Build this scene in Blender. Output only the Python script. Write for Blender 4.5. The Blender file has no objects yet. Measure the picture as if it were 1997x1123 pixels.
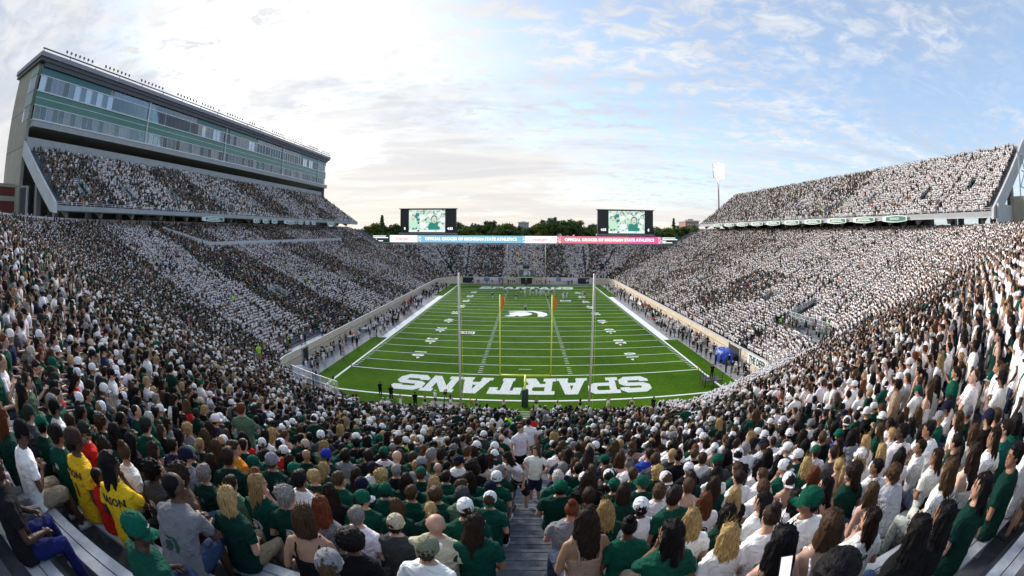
import bpy, bmesh, math, random
import numpy as np
from mathutils import Vector, Matrix
R = math.radians
rnd = random.Random(7)
nrg = np.random.default_rng(11)
SC = bpy.context.scene
COL = SC.collection

# ------------------------------------------------------------------ camera
cam = bpy.data.cameras.new('camera')
camo = bpy.data.objects.new('camera', cam)
COL.objects.link(camo)
SC.camera = camo
EYE = Vector((-0.049, -47.372, 18.846))
_yaw, _pit, _rol = -0.0321, 0.0131, 0.0066
_X = Vector((math.cos(_yaw), -math.sin(_yaw), 0)); _Y = Vector((math.sin(_yaw), math.cos(_yaw), 0)); _Z = Vector((0, 0, 1))
_F = math.cos(_pit)*_Y - math.sin(_pit)*_Z
_U = math.sin(_pit)*_Y + math.cos(_pit)*_Z
_Rt = math.cos(_rol)*_X + math.sin(_rol)*_U
_Up = -math.sin(_rol)*_X + math.cos(_rol)*_U
m = Matrix((_Rt, _Up, -_F)).transposed().to_4x4(); m.translation = EYE
camo.matrix_world = m
cam.type = 'PANO'; cam.panorama_type = 'FISHEYE_EQUISOLID'
cam.fisheye_lens = 15.605; cam.fisheye_fov = R(220); cam.sensor_width = 36.0
cam.shift_y = -0.08535
cam.clip_start = 0.05; cam.clip_end = 5000

def to_px(P):
    """position in the 1997 x 1123 photograph (used only to decide which seats lie inside the view)"""
    d = Vector(P) - EYE
    x, y, z = d.dot(_Rt), d.dot(_Up), d.dot(_F)
    rho = math.hypot(x, y); th = math.atan2(rho, z); r = 2*865.66*math.sin(th/2)
    return 998.5 + x/max(rho, 1e-9)*r, 465.65 - y/max(rho, 1e-9)*r

# ------------------------------------------------------------------ world, sun, exposure
SUN_EL, SUN_AZ = R(22), R(-34)          # azimuth from +Y (down the field), negative = left
sun_dir = Vector((math.sin(SUN_AZ)*math.cos(SUN_EL), math.cos(SUN_AZ)*math.cos(SUN_EL), math.sin(SUN_EL)))
W = bpy.data.worlds.new('World'); SC.world = W; W.use_nodes = True
nt = W.node_tree; nt.nodes.clear()
def wn(t, **k):
    n = nt.nodes.new(t)
    for a, b in k.items(): setattr(n, a, b)
    return n
def wl(a, b): nt.links.new(a, b)
def wmath(op, a, b=None, clamp=False):
    n = wn('ShaderNodeMath', operation=op, use_clamp=clamp)
    for i, v in enumerate((a, b)):
        if v is None: continue
        if hasattr(v, 'is_linked'): wl(v, n.inputs[i])
        else: n.inputs[i].default_value = v
    return n.outputs[0]
def wmix(f, a, b):
    n = wn('ShaderNodeMix', data_type='RGBA')
    for s, v in ((0, f), (6, a), (7, b)):
        if hasattr(v, 'is_linked'): wl(v, n.inputs[s])
        else: n.inputs[s].default_value = v
    return n.outputs[2]
def wramp(x, lo, hi):
    n = wn('ShaderNodeMapRange', interpolation_type='SMOOTHSTEP', clamp=True)
    wl(x, n.inputs[0]); n.inputs[1].default_value = lo; n.inputs[2].default_value = hi
    return n.outputs[0]
sky = wn('ShaderNodeTexSky', sky_type='NISHITA', sun_disc=False, sun_elevation=SUN_EL, sun_rotation=-SUN_AZ if False else SUN_AZ,
         altitude=250, air_density=1.0, dust_density=1.2, ozone_density=2.5)
tc = wn('ShaderNodeTexCoord'); sep = wn('ShaderNodeSeparateXYZ'); wl(tc.outputs['Generated'], sep.inputs[0])
dx, dy, dz = sep.outputs
zz = wmath('ADD', wmath('MAXIMUM', dz, 0.0), 0.10)
cx_, cy_ = wmath('DIVIDE', dx, zz), wmath('DIVIDE', dy, zz)
comb = wn('ShaderNodeCombineXYZ'); wl(cx_, comb.inputs[0]); wl(cy_, comb.inputs[1])
def wnoise(scale, detail, rough, off, dist=0.0, stretch=(1, 1, 1), rot=0.0):
    mp = wn('ShaderNodeMapping'); wl(comb.outputs[0], mp.inputs[0])
    mp.inputs['Location'].default_value = off; mp.inputs['Scale'].default_value = stretch; mp.inputs['Rotation'].default_value = (0, 0, rot)
    n = wn('ShaderNodeTexNoise'); wl(mp.outputs[0], n.inputs['Vector'])
    n.inputs['Scale'].default_value = scale; n.inputs['Detail'].default_value = detail
    n.inputs['Roughness'].default_value = rough; n.inputs['Distortion'].default_value = dist
    return n.outputs['Fac']
sund = wmath('ADD', wmath('MULTIPLY', dx, sun_dir.x), wmath('ADD', wmath('MULTIPLY', dy, sun_dir.y), wmath('MULTIPLY', dz, sun_dir.z)))
big = wnoise(0.55, 4, 0.55, (3.1, 1.7, 0), 0.4)
mid = wnoise(1.5, 5, 0.6, (7.3, 2.2, 0), 0.6, (1.0, 1.6, 1), 0.5)
puff = wnoise(6.5, 5, 0.62, (1.3, 5.2, 0), 0.5, (1, 1.25, 1), 0.7)
wisp = wnoise(1.6, 6, 0.6, (4.0, 9.0, 0), 1.2, (0.5, 2.2, 1), -0.5)
cover = wmath('ADD', wmath('ADD', wmath('MULTIPLY', big, 1.1), wmath('MULTIPLY', mid, 0.55)), wmath('ADD', wmath('ADD', wmath('MULTIPLY', dx, -0.34), wmath('MULTIPLY', dz, -0.34)), 0.17))
lowband = wmath('SUBTRACT', 1.0, wramp(dz, 0.02, 0.30))
cover = wmath('ADD', cover, wmath('MULTIPLY', lowband, 0.18))
solid = wramp(cover, 0.72, 1.16)
pufm = wmath('MULTIPLY', wramp(puff, 0.34, 0.66), wramp(cover, 0.35, 0.85))
wism = wmath('MULTIPLY', wramp(wisp, 0.50, 0.80), 0.55)
mask = wmath('MAXIMUM', wmath('MAXIMUM', solid, pufm), wism, True)
streak = wnoise(1.1, 6, 0.62, (2.0, 4.4, 0), 0.9, (0.45, 1.5, 1), 0.15)
shade = wmath('ADD', wmath('MULTIPLY', wramp(streak, 0.36, 0.66), 0.50), wmath('MULTIPLY', wmath('SUBTRACT', 1.0, wramp(puff, 0.28, 0.66)), wmath('MULTIPLY', wramp(dz, 0.10, 0.45), 0.46)))
glow = wramp(sund, 0.15, 0.98)
lit = wmix(glow, (4.3, 4.5, 4.75, 1), (4.5, 4.45, 4.35, 1))
grey = wmix(glow, (2.5, 2.9, 3.6, 1), (3.05, 3.25, 3.65, 1))
cloudc = wmix(wmath('MULTIPLY', shade, 1.5, True), lit, grey)
warm = wmath('MULTIPLY', wmath('MULTIPLY', lowband, wramp(sund, 0.0, 0.75)), 0.42)
cloudc = wmix(warm, cloudc, (4.9, 4.2, 3.5, 1))
skymul = wn('ShaderNodeMix', data_type='RGBA', blend_type='MULTIPLY'); skymul.inputs[0].default_value = 1.0
wl(sky.outputs[0], skymul.inputs[6]); skymul.inputs[7].default_value = (1.05, 1.10, 1.15, 1)
pale = wmix(0.36, skymul.outputs[2], (3.4, 4.1, 5.0, 1))
final = wmix(wmath('MULTIPLY', mask, 0.96), pale, cloudc)
bg = wn('ShaderNodeBackground'); wl(final, bg.inputs[0]); bg.inputs[1].default_value = 0.115
wo = wn('ShaderNodeOutputWorld'); wl(bg.outputs[0], wo.inputs[0])
sl = bpy.data.lights.new('sun', 'SUN'); sl.energy = 3.0; sl.angle = R(18); sl.color = (1.0, 0.93, 0.84)
so = bpy.data.objects.new('sun', sl); COL.objects.link(so)
so.rotation_euler = (-sun_dir).to_track_quat('-Z', 'Y').to_euler(); so.location = (-200, 100, 120)
vs = SC.view_settings
vs.view_transform = 'Standard'; vs.look = 'None'; vs.exposure = 0.86; vs.gamma = 1.0; vs.use_curve_mapping = False

# ------------------------------------------------------------------ helpers
def mat(name, col, rough=0.6, metal=0.0, noise=None, bump=None, spec=0.5, emit=None):
    """principled material; noise = (scale, amount) mottles the colour, bump = (scale, strength)"""
    m = bpy.data.materials.new(name); m.use_nodes = True
    t = m.node_tree; b = t.nodes['Principled BSDF']
    b.inputs['Base Color'].default_value = (*col, 1); b.inputs['Roughness'].default_value = rough
    b.inputs['Metallic'].default_value = metal; b.inputs['Specular IOR Level'].default_value = spec
    if emit:
        b.inputs['Emission Color'].default_value = (*emit[0], 1); b.inputs['Emission Strength'].default_value = emit[1]
    if noise:
        co = t.nodes.new('ShaderNodeNewGeometry')
        n = t.nodes.new('ShaderNodeTexNoise'); n.inputs['Scale'].default_value = noise[0]; n.inputs['Detail'].default_value = 6
        n.inputs['Roughness'].default_value = 0.65
        t.links.new(co.outputs['Position'], n.inputs['Vector'])
        mr = t.nodes.new('ShaderNodeMapRange'); t.links.new(n.outputs['Fac'], mr.inputs[0])
        mr.inputs[1].default_value = 0.3; mr.inputs[2].default_value = 0.7
        mr.inputs[3].default_value = 1-noise[1]; mr.inputs[4].default_value = 1+noise[1]
        mx = t.nodes.new('ShaderNodeMix'); mx.data_type = 'RGBA'; mx.blend_type = 'MULTIPLY'; mx.inputs[0].default_value = 1
        mx.inputs[6].default_value = (*col, 1); t.links.new(mr.outputs[0], mx.inputs[7])
        t.links.new(mx.outputs[2], b.inputs['Base Color'])
    if bump:
        co = t.nodes.new('ShaderNodeTexCoord')
        n = t.nodes.new('ShaderNodeTexNoise'); n.inputs['Scale'].default_value = bump[0]; n.inputs['Detail'].default_value = 4
        t.links.new(co.outputs['Object'], n.inputs['Vector'])
        bp = t.nodes.new('ShaderNodeBump'); bp.inputs['Strength'].default_value = bump[1]; bp.inputs['Distance'].default_value = 0.02
        t.links.new(n.outputs['Fac'], bp.inputs['Height']); t.links.new(bp.outputs[0], b.inputs['Normal'])
    return m

class MB:
    """collects shapes; build() links them as one mesh object"""
    def __init__(s): s.v = []; s.f = []
    def add(s, vs, fs):
        o = len(s.v); s.v += [tuple(p) for p in vs]; s.f += [tuple(i+o for i in f) for f in fs]; return s
    def quad(s, a, b, c, d): return s.add((a, b, c, d), ((0, 1, 2, 3),))
    def poly(s, pts): return s.add(pts, (tuple(range(len(pts))),))
    def box(s, x0, x1, y0, y1, z0, z1):
        return s.add([(x, y, z) for z in (z0, z1) for y in (y0, y1) for x in (x0, x1)],
                     [(0, 2, 3, 1), (4, 5, 7, 6), (0, 1, 5, 4), (2, 6, 7, 3), (0, 4, 6, 2), (1, 3, 7, 5)])
    def hexa(s, p):
        """8 points: bottom ring 0-3, top ring 4-7"""
        return s.add(p, [(3, 2, 1, 0), (4, 5, 6, 7), (0, 1, 5, 4), (1, 2, 6, 5), (2, 3, 7, 6), (3, 0, 4, 7)])
    def beam(s, a, b, w, h=None):
        """square bar from a to b"""
        a, b = Vector(a), Vector(b); h = h or w; d = (b-a).normalized()
        sd = d.cross(Vector((0, 0, 1)))
        sd = Vector((1, 0, 0)) if sd.length < 1e-4 else sd.normalized()
        up = sd.cross(d)
        q = [(-1, -1), (1, -1), (1, 1), (-1, 1)]
        return s.hexa([a+sd*i*w/2+up*j*h/2 for i, j in q]+[b+sd*i*w/2+up*j*h/2 for i, j in q])
    def tube(s, pts, rad, n=8, cap=True):
        pts = [Vector(p) for p in pts]
        if not hasattr(rad, '__len__'): rad = [rad]*len(pts)
        o = len(s.v); prev = None
        for i, p in enumerate(pts):
            t = (pts[min(i+1, len(pts)-1)]-pts[max(i-1, 0)]).normalized()
            if prev is None:
                sd = t.orthogonal().normalized()
            else:
                sd = (prev-t*prev.dot(t)).normalized()
            prev = sd; up = t.cross(sd); r = rad[i]
            rx, ry = r if hasattr(r, '__len__') else (r, r)
            s.v += [tuple(p+sd*math.cos(2*math.pi*k/n)*rx+up*math.sin(2*math.pi*k/n)*ry) for k in range(n)]
        for i in range(len(pts)-1):
            for k in range(n):
                a, b = o+i*n+k, o+i*n+(k+1) % n
                s.f.append((a, b, b+n, a+n))
        if cap:
            s.f.append(tuple(o+k for k in reversed(range(n)))); s.f.append(tuple(o+(len(pts)-1)*n+k for k in range(n)))
        return s
    def lathe(s, prof, n=12, c=(0, 0, 0)):
        """prof: (r, z) list"""
        o = len(s.v)
        for r, z in prof:
            s.v += [(c[0]+r*math.cos(2*math.pi*k/n), c[1]+r*math.sin(2*math.pi*k/n), c[2]+z) for k in range(n)]
        for i in range(len(prof)-1):
            for k in range(n):
                a, b = o+i*n+k, o+i*n+(k+1) % n
                s.f.append((a, b, b+n, a+n))
        s.f.append(tuple(o+k for k in reversed(range(n)))); s.f.append(tuple(o+(len(prof)-1)*n+k for k in range(n)))
        return s
    def mesh(s, name, mats=None, smooth=False):
        me = bpy.data.meshes.new(name); me.from_pydata(s.v, [], s.f); me.update()
        for mm in (mats if isinstance(mats, (list, tuple)) else [mats]):
            if mm: me.materials.append(mm)
        if smooth: me.polygons.foreach_set('use_smooth', [True]*len(me.polygons))
        return me
    def build(s, name, mats=None, parent=None, smooth=False, loc=None):
        return link(name, s.mesh(name, mats, smooth), parent, loc)

def link(name, data, parent=None, loc=None, rot=None):
    o = bpy.data.objects.new(name, data); COL.objects.link(o)
    if parent is not None: o.parent = parent
    if loc is not None: o.location = loc
    if rot is not None: o.rotation_euler = rot
    return o
def empty(name, loc=(0, 0, 0), rz=0.0):
    o = bpy.data.objects.new(name, None); COL.objects.link(o); o.location = loc; o.rotation_euler = (0, 0, rz)
    o.empty_display_size = 0.2
    return o
def tag(o, label, cat, group=None):
    o['label'] = label; o['category'] = cat
    if group: o['group'] = group
    return o
def kind(o, k): o['kind'] = k; return o
FONT = bpy.data.fonts[0] if len(bpy.data.fonts) else None
def text_mesh(txt, size, bold=0.0, depth=0.0, align='CENTER', sx=1.0, spacing=1.0):
    c = bpy.data.curves.new('lettering', 'FONT'); c.body = txt; c.size = size; c.align_x = align; c.align_y = 'CENTER'
    c.offset = bold; c.extrude = depth; c.resolution_u = 2; c.space_character = spacing
    o = bpy.data.objects.new('lettering', c); COL.objects.link(o)
    dg = bpy.context.evaluated_depsgraph_get()
    me = bpy.data.meshes.new_from_object(o.evaluated_get(dg))
    bpy.data.objects.remove(o); bpy.data.curves.remove(c)
    if sx != 1.0:
        for v in me.vertices: v.co.x *= sx
    return me
def text_obj(txt, size, mt, parent, M, name='lettering', **k):
    me = text_mesh(txt, size, **k); me.materials.clear(); me.materials.append(mt)
    o = link(name, me, parent); o.matrix_local = M
    return o

# ------------------------------------------------------------------ materials of the setting
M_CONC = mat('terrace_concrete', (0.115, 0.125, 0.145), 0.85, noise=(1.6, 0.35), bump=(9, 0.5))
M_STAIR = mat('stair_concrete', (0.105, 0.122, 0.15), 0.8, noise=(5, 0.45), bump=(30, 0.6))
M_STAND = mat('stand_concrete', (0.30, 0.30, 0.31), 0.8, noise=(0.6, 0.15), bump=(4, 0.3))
M_LIGHT = mat('pale_concrete', (0.52, 0.52, 0.53), 0.75, noise=(0.4, 0.12))
M_BEIGE = mat('beige_wall_paint', (0.66, 0.56, 0.42), 0.8, noise=(0.9, 0.16))
M_WHITE = mat('white_paint', (0.74, 0.75, 0.77), 0.6, noise=(0.7, 0.08))
M_DARK = mat('painted_recess_shade', (0.018, 0.02, 0.022), 0.8, noise=(1, 0.3))  # near-black colour standing in for the shade inside the tunnels
M_GREENP = mat('dark_green_paint', (0.012, 0.075, 0.055), 0.5, noise=(1, 0.1))
M_STEEL = mat('galvanised_steel', (0.42, 0.44, 0.46), 0.4, 0.7, noise=(3, 0.15))
M_ALU = mat('bench_aluminium', (0.46, 0.47, 0.49), 0.45, 0.3, noise=(5, 0.30), bump=(60, 0.15))
M_BLACK = mat('black_plastic', (0.012, 0.012, 0.014), 0.5)
M_PAINT = mat('field_line_paint', (0.78, 0.80, 0.78), 0.9, noise=(7, 0.22))
M_LETTER = mat('field_letter_paint', (0.66, 0.70, 0.69), 0.95, noise=(4.5, 0.30))
def worn(m, sc, lo, hi):
    """paint through which some of the turf shows"""
    t = m.node_tree; b = t.nodes['Principled BSDF']; src = b.inputs['Base Color'].links[0].from_socket
    g = t.nodes.new('ShaderNodeNewGeometry'); n = t.nodes.new('ShaderNodeTexNoise'); n.inputs['Scale'].default_value = sc; n.inputs['Detail'].default_value = 5; n.inputs['Roughness'].default_value = 0.75
    t.links.new(g.outputs['Position'], n.inputs['Vector']); mr = t.nodes.new('ShaderNodeMapRange'); t.links.new(n.outputs['Fac'], mr.inputs[0]); mr.inputs[1].default_value = lo; mr.inputs[2].default_value = hi
    mx = t.nodes.new('ShaderNodeMix'); mx.data_type = 'RGBA'; t.links.new(mr.outputs[0], mx.inputs[0]); mx.inputs[6].default_value = (0.10, 0.20, 0.07, 1); t.links.new(src, mx.inputs[7]); t.links.new(mx.outputs[2], b.inputs['Base Color'])
worn(M_LETTER, 5.0, 0.30, 0.50); worn(M_PAINT, 6.0, 0.24, 0.42)
M_GREY = mat('rubber_apron', (0.27, 0.27, 0.285), 0.9, noise=(1.2, 0.2))

def turf_mat():
    m = mat('turf', (0.045, 0.13, 0.012), 0.95, spec=0.03)
    t = m.node_tree; b = t.nodes['Principled BSDF']
    g = t.nodes.new('ShaderNodeNewGeometry')
    def nz(s, d):
        n = t.nodes.new('ShaderNodeTexNoise'); n.inputs['Scale'].default_value = s; n.inputs['Detail'].default_value = d; n.inputs['Roughness'].default_value = 0.7
        t.links.new(g.outputs['Position'], n.inputs['Vector']); return n.outputs['Fac']
    a, c = nz(0.10, 4), nz(2.2, 8)
    mm = t.nodes.new('ShaderNodeMath'); mm.operation = 'ADD'; t.links.new(a, mm.inputs[0]); t.links.new(c, mm.inputs[1])
    cr = t.nodes.new('ShaderNodeValToRGB'); t.links.new(mm.outputs[0], cr.inputs[0])
    mh = t.nodes.new('ShaderNodeMath'); mh.operation = 'MULTIPLY'; mh.inputs[1].default_value = 0.5
    t.links.new(mm.outputs[0], mh.inputs[0]); t.links.new(mh.outputs[0], cr.inputs[0])
    e = cr.color_ramp.elements; e[0].position = 0.38; e[0].color = (0.026, 0.076, 0.004, 1); e[1].position = 0.62; e[1].color = (0.072, 0.158, 0.008, 1)
    t.links.new(cr.outputs[0], b.inputs['Base Color'])
    bp = t.nodes.new('ShaderNodeBump'); bp.inputs['Strength'].default_value = 0.5; bp.inputs['Distance'].default_value = 0.05
    t.links.new(nz(18, 3), bp.inputs['Height']); t.links.new(bp.outputs[0], b.inputs['Normal'])
    return m
M_TURF = turf_mat()

# ------------------------------------------------------------------ ground
g = MB().quad((-1500, -600, -0.9), (1500, -600, -0.9), (1500, 2600, -0.9), (-1500, 2600, -0.9)).build('ground', mat('lawn_ground', (0.06, 0.09, 0.03), 0.95, noise=(0.05, 0.3)))
kind(g, 'structure')
ap = MB().quad((-36, -14, -0.004), (36, -14, -0.004), (36, 121, -0.004), (-36, 121, -0.004)).build('apron', M_GREY); kind(ap, 'structure')
YD = 0.9144
fld = MB().poly([(-27.4, -8.9, 0), (27.4, -8.9, 0), (27.4, 27.2, 0), (25.9, 27.2, 0), (25.9, 82.3, 0), (27.4, 82.3, 0), (27.4, 113.5, 0), (-27.4, 113.5, 0), (-27.4, 82.3, 0), (-25.9, 82.3, 0), (-25.9, 27.2, 0), (-27.4, 27.2, 0)]).build('football_field', M_TURF)
kind(fld, 'structure')
Z1 = 0.006
def flat(name, rects, mt=M_PAINT, parent=fld, z=Z1):
    b = MB()
    for x0, x1, y0, y1 in rects: b.quad((x0, y0, z), (x1, y0, z), (x1, y1, z), (x0, y1, z))
    return b.build(name, mt, parent)
SW = 24.384
for i in range(21):
    y = (10+5*i)*YD; w = 0.10 if i in (0, 20) else 0.065
    flat('yard_line', [(-SW+0.1, SW-0.1, y-w, y+w)])
for s in (-1, 1):
    flat('sideline', [(min(s*SW, s*(SW+0.34)), max(s*SW, s*(SW+0.34)), -0.34, 120*YD+0.34)])
    flat('sideline_border', [(min(s*(SW+0.36), s*25.9), max(s*(SW+0.36), s*25.9), 27.4, 82.3)], M_PAINT, fld, Z1+0.001)
for y in (0, 120*YD):
    flat('end_line', [(-SW, SW, y-0.34 if y == 0 else y, y if y == 0 else y+0.34)])
hs = []
for k in range(100):
    if k % 5 == 0: continue
    y = (10+k)*YD
    for x in (-SW+0.45, -6.1, 6.1, SW-0.45): hs.append((x-0.30, x+0.30, y-0.06, y+0.06))
flat('hash_marks', hs)
for y in (13*YD, 107*YD): flat('try_mark', [(-0.9, 0.9, y-0.06, y+0.06)])

# block letters: each stroke outline on a 10 x 10 grid, chamfered corners
GL = {
 'S': [[(2, 0), (8, 0), (10, 2), (10, 4.5), (8.2, 6), (3, 6.2), (3, 7.4), (7, 7.4), (7, 6.8), (10, 6.8), (10, 8.2), (8, 10), (2, 10), (0, 8.2), (0, 5.6), (1.8, 4.2), (7, 3.9), (7, 2.6), (3, 2.6), (3, 3.4), (0, 3.4), (0, 2)]],
 'P': [[(0, 0), (4, 0), (4, 2), (3, 2), (3, 3.4), (8, 3.4), (10, 5), (10, 8.4), (8, 10), (0, 10), (0, 8), (1, 8), (1, 2), (0, 2)], [(3.2, 5.4), (3.2, 8), (6.6, 8), (7.2, 7.5), (7.2, 5.9), (6.6, 5.4)]],
 'A': [[(0, 0), (3.8, 0), (3.8, 1.6), (3.5, 1.6), (3.9, 3), (6.1, 3), (6.5, 1.6), (6.2, 1.6), (6.2, 0), (10, 0), (10, 1.6), (9.2, 1.6), (6.9, 10), (3.1, 10), (0.8, 1.6), (0, 1.6)], [(4.4, 4.8), (5, 7.6), (5.6, 4.8)]],
 'R': [[(0, 0), (4, 0), (4, 2), (3.2, 2), (3.2, 3.6), (4.8, 3.6), (6.6, 0), (10.4, 0), (10.4, 2), (9.4, 2), (8.4, 3.8), (9.8, 5.2), (9.8, 8.4), (8, 10), (0, 10), (0, 8), (1, 8), (1, 2), (0, 2)], [(3.2, 5.6), (3.2, 8), (6.4, 8), (7, 7.5), (7, 6.1), (6.4, 5.6)]],
 'T': [[(3, 0), (7, 0), (7, 1.8), (6.5, 1.8), (6.5, 7.8), (7.4, 7.8), (7.4, 6), (10, 6), (10, 10), (0, 10), (0, 6), (2.6, 6), (2.6, 7.8), (3.5, 7.8), (3.5, 1.8), (3, 1.8)]],
 'N': [[(0, 0), (4, 0), (4, 1.8), (3.2, 1.8), (3.2, 6.2), (7.2, 0), (9.6, 0), (9.6, 8.2), (10.4, 8.2), (10.4, 10), (6.4, 10), (6.4, 8.2), (7.2, 8.2), (7.2, 4.4), (3.6, 10), (0, 10), (0, 8.2), (0.8, 8.2), (0.8, 1.8), (0, 1.8)]],
}
def glyph_mesh(outl, sx, sy, mt, slant=0.0, name='letter', depth=0.0):
    """fills an outline (holes cut) as a flat mesh"""
    c = bpy.data.curves.new(name, 'CURVE'); c.dimensions = '2D'; c.fill_mode = 'FRONT' if depth else 'BOTH'; c.extrude = depth
    for pts in outl:
        sp = c.splines.new('POLY'); sp.points.add(len(pts)-1); sp.use_cyclic_u = True
        for p, (x, y) in zip(sp.points, pts): p.co = (x*sx+y*sy*slant, y*sy, 0, 1)
    o = bpy.data.objects.new(name, c); COL.objects.link(o)
    me = bpy.data.meshes.new_from_object(o.evaluated_get(bpy.context.evaluated_depsgraph_get()))
    bpy.data.objects.remove(o); bpy.data.curves.remove(c)
    me.materials.clear(); me.materials.append(mt); return me
LW, LH = 32.2, 6.0
adv = LW/8
GM = {ch: glyph_mesh(o, adv*0.098, LH/10, M_LETTER, 0.10) for ch, o in GL.items()}
for near in (True, False):
    for i, ch in enumerate('SPARTANS'):
        o = link('end_zone_letter', GM[ch], fld)
        if near: o.rotation_euler = (0, 0, math.pi); o.location = (LW/2-i*adv, 7.85, Z1)
        else: o.location = (-LW/2+i*adv, 101.1, Z1)
# yard numbers, bottoms towards the sidelines
NM = {n: None for n in '012345'}
for n in NM:
    me = text_mesh(n, 2.6, bold=0.10, sx=0.85); me.materials.clear(); me.materials.append(M_PAINT); NM[n] = me
for s in (-1, 1):
    for k, n in enumerate((10, 20, 30, 40, 50, 40, 30, 20, 10)):
        y = (20+10*k)*YD
        for j, ch in enumerate(str(n)):
            o = link('yard_number', NM[ch], fld); o.rotation_euler = (0, 0, s*math.pi/2 if s > 0 else -math.pi/2)
            off = (-0.95 if j == 0 else 0.95)
            o.location = (s*16.6, y + (off if s > 0 else -off), Z1)
        if n != 50:
            dirn = -1 if k < 4 else 1
            MB().poly([(s*16.2-0.3, y+dirn*2.0, Z1), (s*16.2+0.3, y+dirn*2.0, Z1), (s*16.2, y+dirn*2.9, Z1)]).build('direction_arrow', M_PAINT, fld)
# helmet emblem at midfield: crested helmet in profile, drawn as flat painted shapes
HEL = [[(-4.9, -3.2), (-3.4, -1.4), (-3.9, 0.2), (-3.6, 1.6), (-2.2, 2.2), (0.2, 2.3), (1.3, 1.2), (1.5, -0.4), (0.6, -2.0), (-0.4, -2.7), (-1.3, -3.4), (-1.9, -2.4), (-2.7, -2.9), (-2.3, -3.6)],
       [(-4.2, 3.6), (-1.5, 3.0), (1.4, 2.9), (2.6, 1.4), (2.9, -1.2), (2.6, -3.4), (4.0, -3.6), (5.0, -1.6), (4.9, 0.8), (3.9, 2.9), (2.0, 4.2), (-0.6, 4.5)],
       [(-4.3, 2.9), (-1.8, 2.7), (0.6, 2.65), (0.2, 2.5), (-3.9, 2.4)]]
M_LOGO_G = mat('logo_green_paint', (0.015, 0.08, 0.045), 0.9)
for pts in HEL:
    me = glyph_mesh([pts], 1.16, 1.06, M_LOGO_G); o = link('helmet_outline', me, fld, (-0.16, 54.86-0.05, Z1+0.001))
    me = glyph_mesh([pts], 1.0, 0.95, M_PAINT); o = link('helmet_emblem', me, fld, (0, 54.86, Z1+0.004))
# conference emblem beside each thirty yard line
for (x, y, rz) in ((-11.1, 32.4, 0.0), (11.1, 77.3, math.pi)):
    e = [flat('conference_emblem', [(-1.5, 1.5, 0.7, 1.0), (-1.5, 1.5, 2.5, 2.8), (-1.5, -1.2, 1.0, 2.5), (1.2, 1.5, 1.0, 2.5)])]
    e.append(text_obj('B1G', 1.5, M_PAINT, fld, Matrix.Translation((0, 1.75, Z1+0.002)), 'conference_emblem', bold=0.04, sx=0.8))
    e.append(text_obj('IG', 2.6, M_PAINT, fld, Matrix.Translation((0, -0.9, Z1+0.002)), 'conference_emblem', bold=0.2, sx=0.9))
    for o in e: o.matrix_local = Matrix.Translation((x, y, 0)) @ Matrix.Rotation(rz, 4, 'Z') @ o.matrix_local

# ------------------------------------------------------------------ lower bowl: rows are offsets of the field wall
TREAD, SLOPE, D0 = 0.66, 0.39, 0.225
NROW = 72
CH = 29.0                      # degrees the rows turn at the near corners
T24 = math.tan(R(CH))
def w_of(d): return 16.0-0.27*d if d < 37 else 6.01+0.26*(d-37)
def floor_z(d): return 1.316+SLOPE*d
_row_cache = {}
def row_half(d):
    """right half of the row line at distance d behind the field wall: list of (x, y, nx, ny, u)"""
    if d in _row_cache: return _row_cache[d]
    w = w_of(d)
    X, Y0 = 31.7+d, -9.0-d
    pts = []
    for k in range(6):
        pts.append((w*k/6, Y0, 0, -1, k/6))
    yi = Y0+(X-w)*T24; r = 6.0+0.92*d; L = r*math.tan(R((90-CH)/2))
    x1, y1 = X-L*math.cos(R(CH)), yi-L*math.sin(R(CH))
    for k in range(13):
        f = k/12; nn = R(CH)*min(1, f*6+0.3)
        pts.append((w+(x1-w)*f, Y0+(y1-Y0)*f, math.sin(nn), -math.cos(nn), 1+f))
    cx, cy = X-r, yi+L
    for k in range(1, 15):
        a = R((CH-90)*(1-k/14)); pts.append((cx+r*math.cos(a), cy+r*math.sin(a), math.cos(a), math.sin(a), 2+k/14))
    ya = pts[-1][1]
    for k in range(1, 65):
        pts.append((X, ya+(107-ya)*k/64, 1, 0, 3+k/64))
    for k in range(1, 13):
        a = R(90*k/12); pts.append((21.7+(10+d)*math.cos(a), 107+(10+d)*math.sin(a), math.cos(a), math.sin(a), 4+k/12))
    for k in range(1, 17):
        pts.append((21.7*(1-k/16), 117+d, 0, 1, 5+k/16))
    _row_cache[d] = pts
    return pts
def dmax_at(u):
    if u < 4.26: return 48.0
    return 30.0
# vomitories (openings for the stairs down to the concourse): side, y centre, half width, first and last distance
PORTALS = [(-1, -7.6, 1.7, 12.0, 17.5), (-1, 24.5, 1.7, 12.2, 15.6), (-1, 57.7, 1.7, 12.2, 15.6), (-1, 90, 1.7, 12.2, 15.6),
           (1, -6.5, 1.7, 11.0, 16.5), (1, 11.5, 1.7, 11.0, 16.0), (1, 24.5, 1.7, 11.5, 15.0), (1, 57.7, 1.7, 12.2, 15.6), (1, 90, 1.7, 12.2, 15.6)]
FAR_PORTALS = [-30.0, -15.5, 0.0, 15.5, 30.0]
def in_portal(x, y, d):
    if y > 116:
        return 7.2 < d < 11.2 and any(abs(x-c) < 1.5 for c in FAR_PORTALS)
    s = 1 if x > 0 else -1
    for ps, py, hw, d0, d1 in PORTALS:
        if ps == s and abs(y-py) < hw and d0 < d < d1 and abs(x) > 31: return True
    if s < 0 and 6.0 < y < 18.5 and d < 3.4 and abs(x) > 30: return True          # wheelchair platforms beside the side walls
    if s > 0 and -3 < y < 14 and 7.4 < d < 10.6: return True
    if abs(x) < 1.35 and y < 0 and 15.4 < d < 18.4: return True                              # opening in the near end, over the stairs
    if -21.5 < x < -15.0 and y < 0 and 8.6 < d < 11.2: return True
    return False
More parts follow.
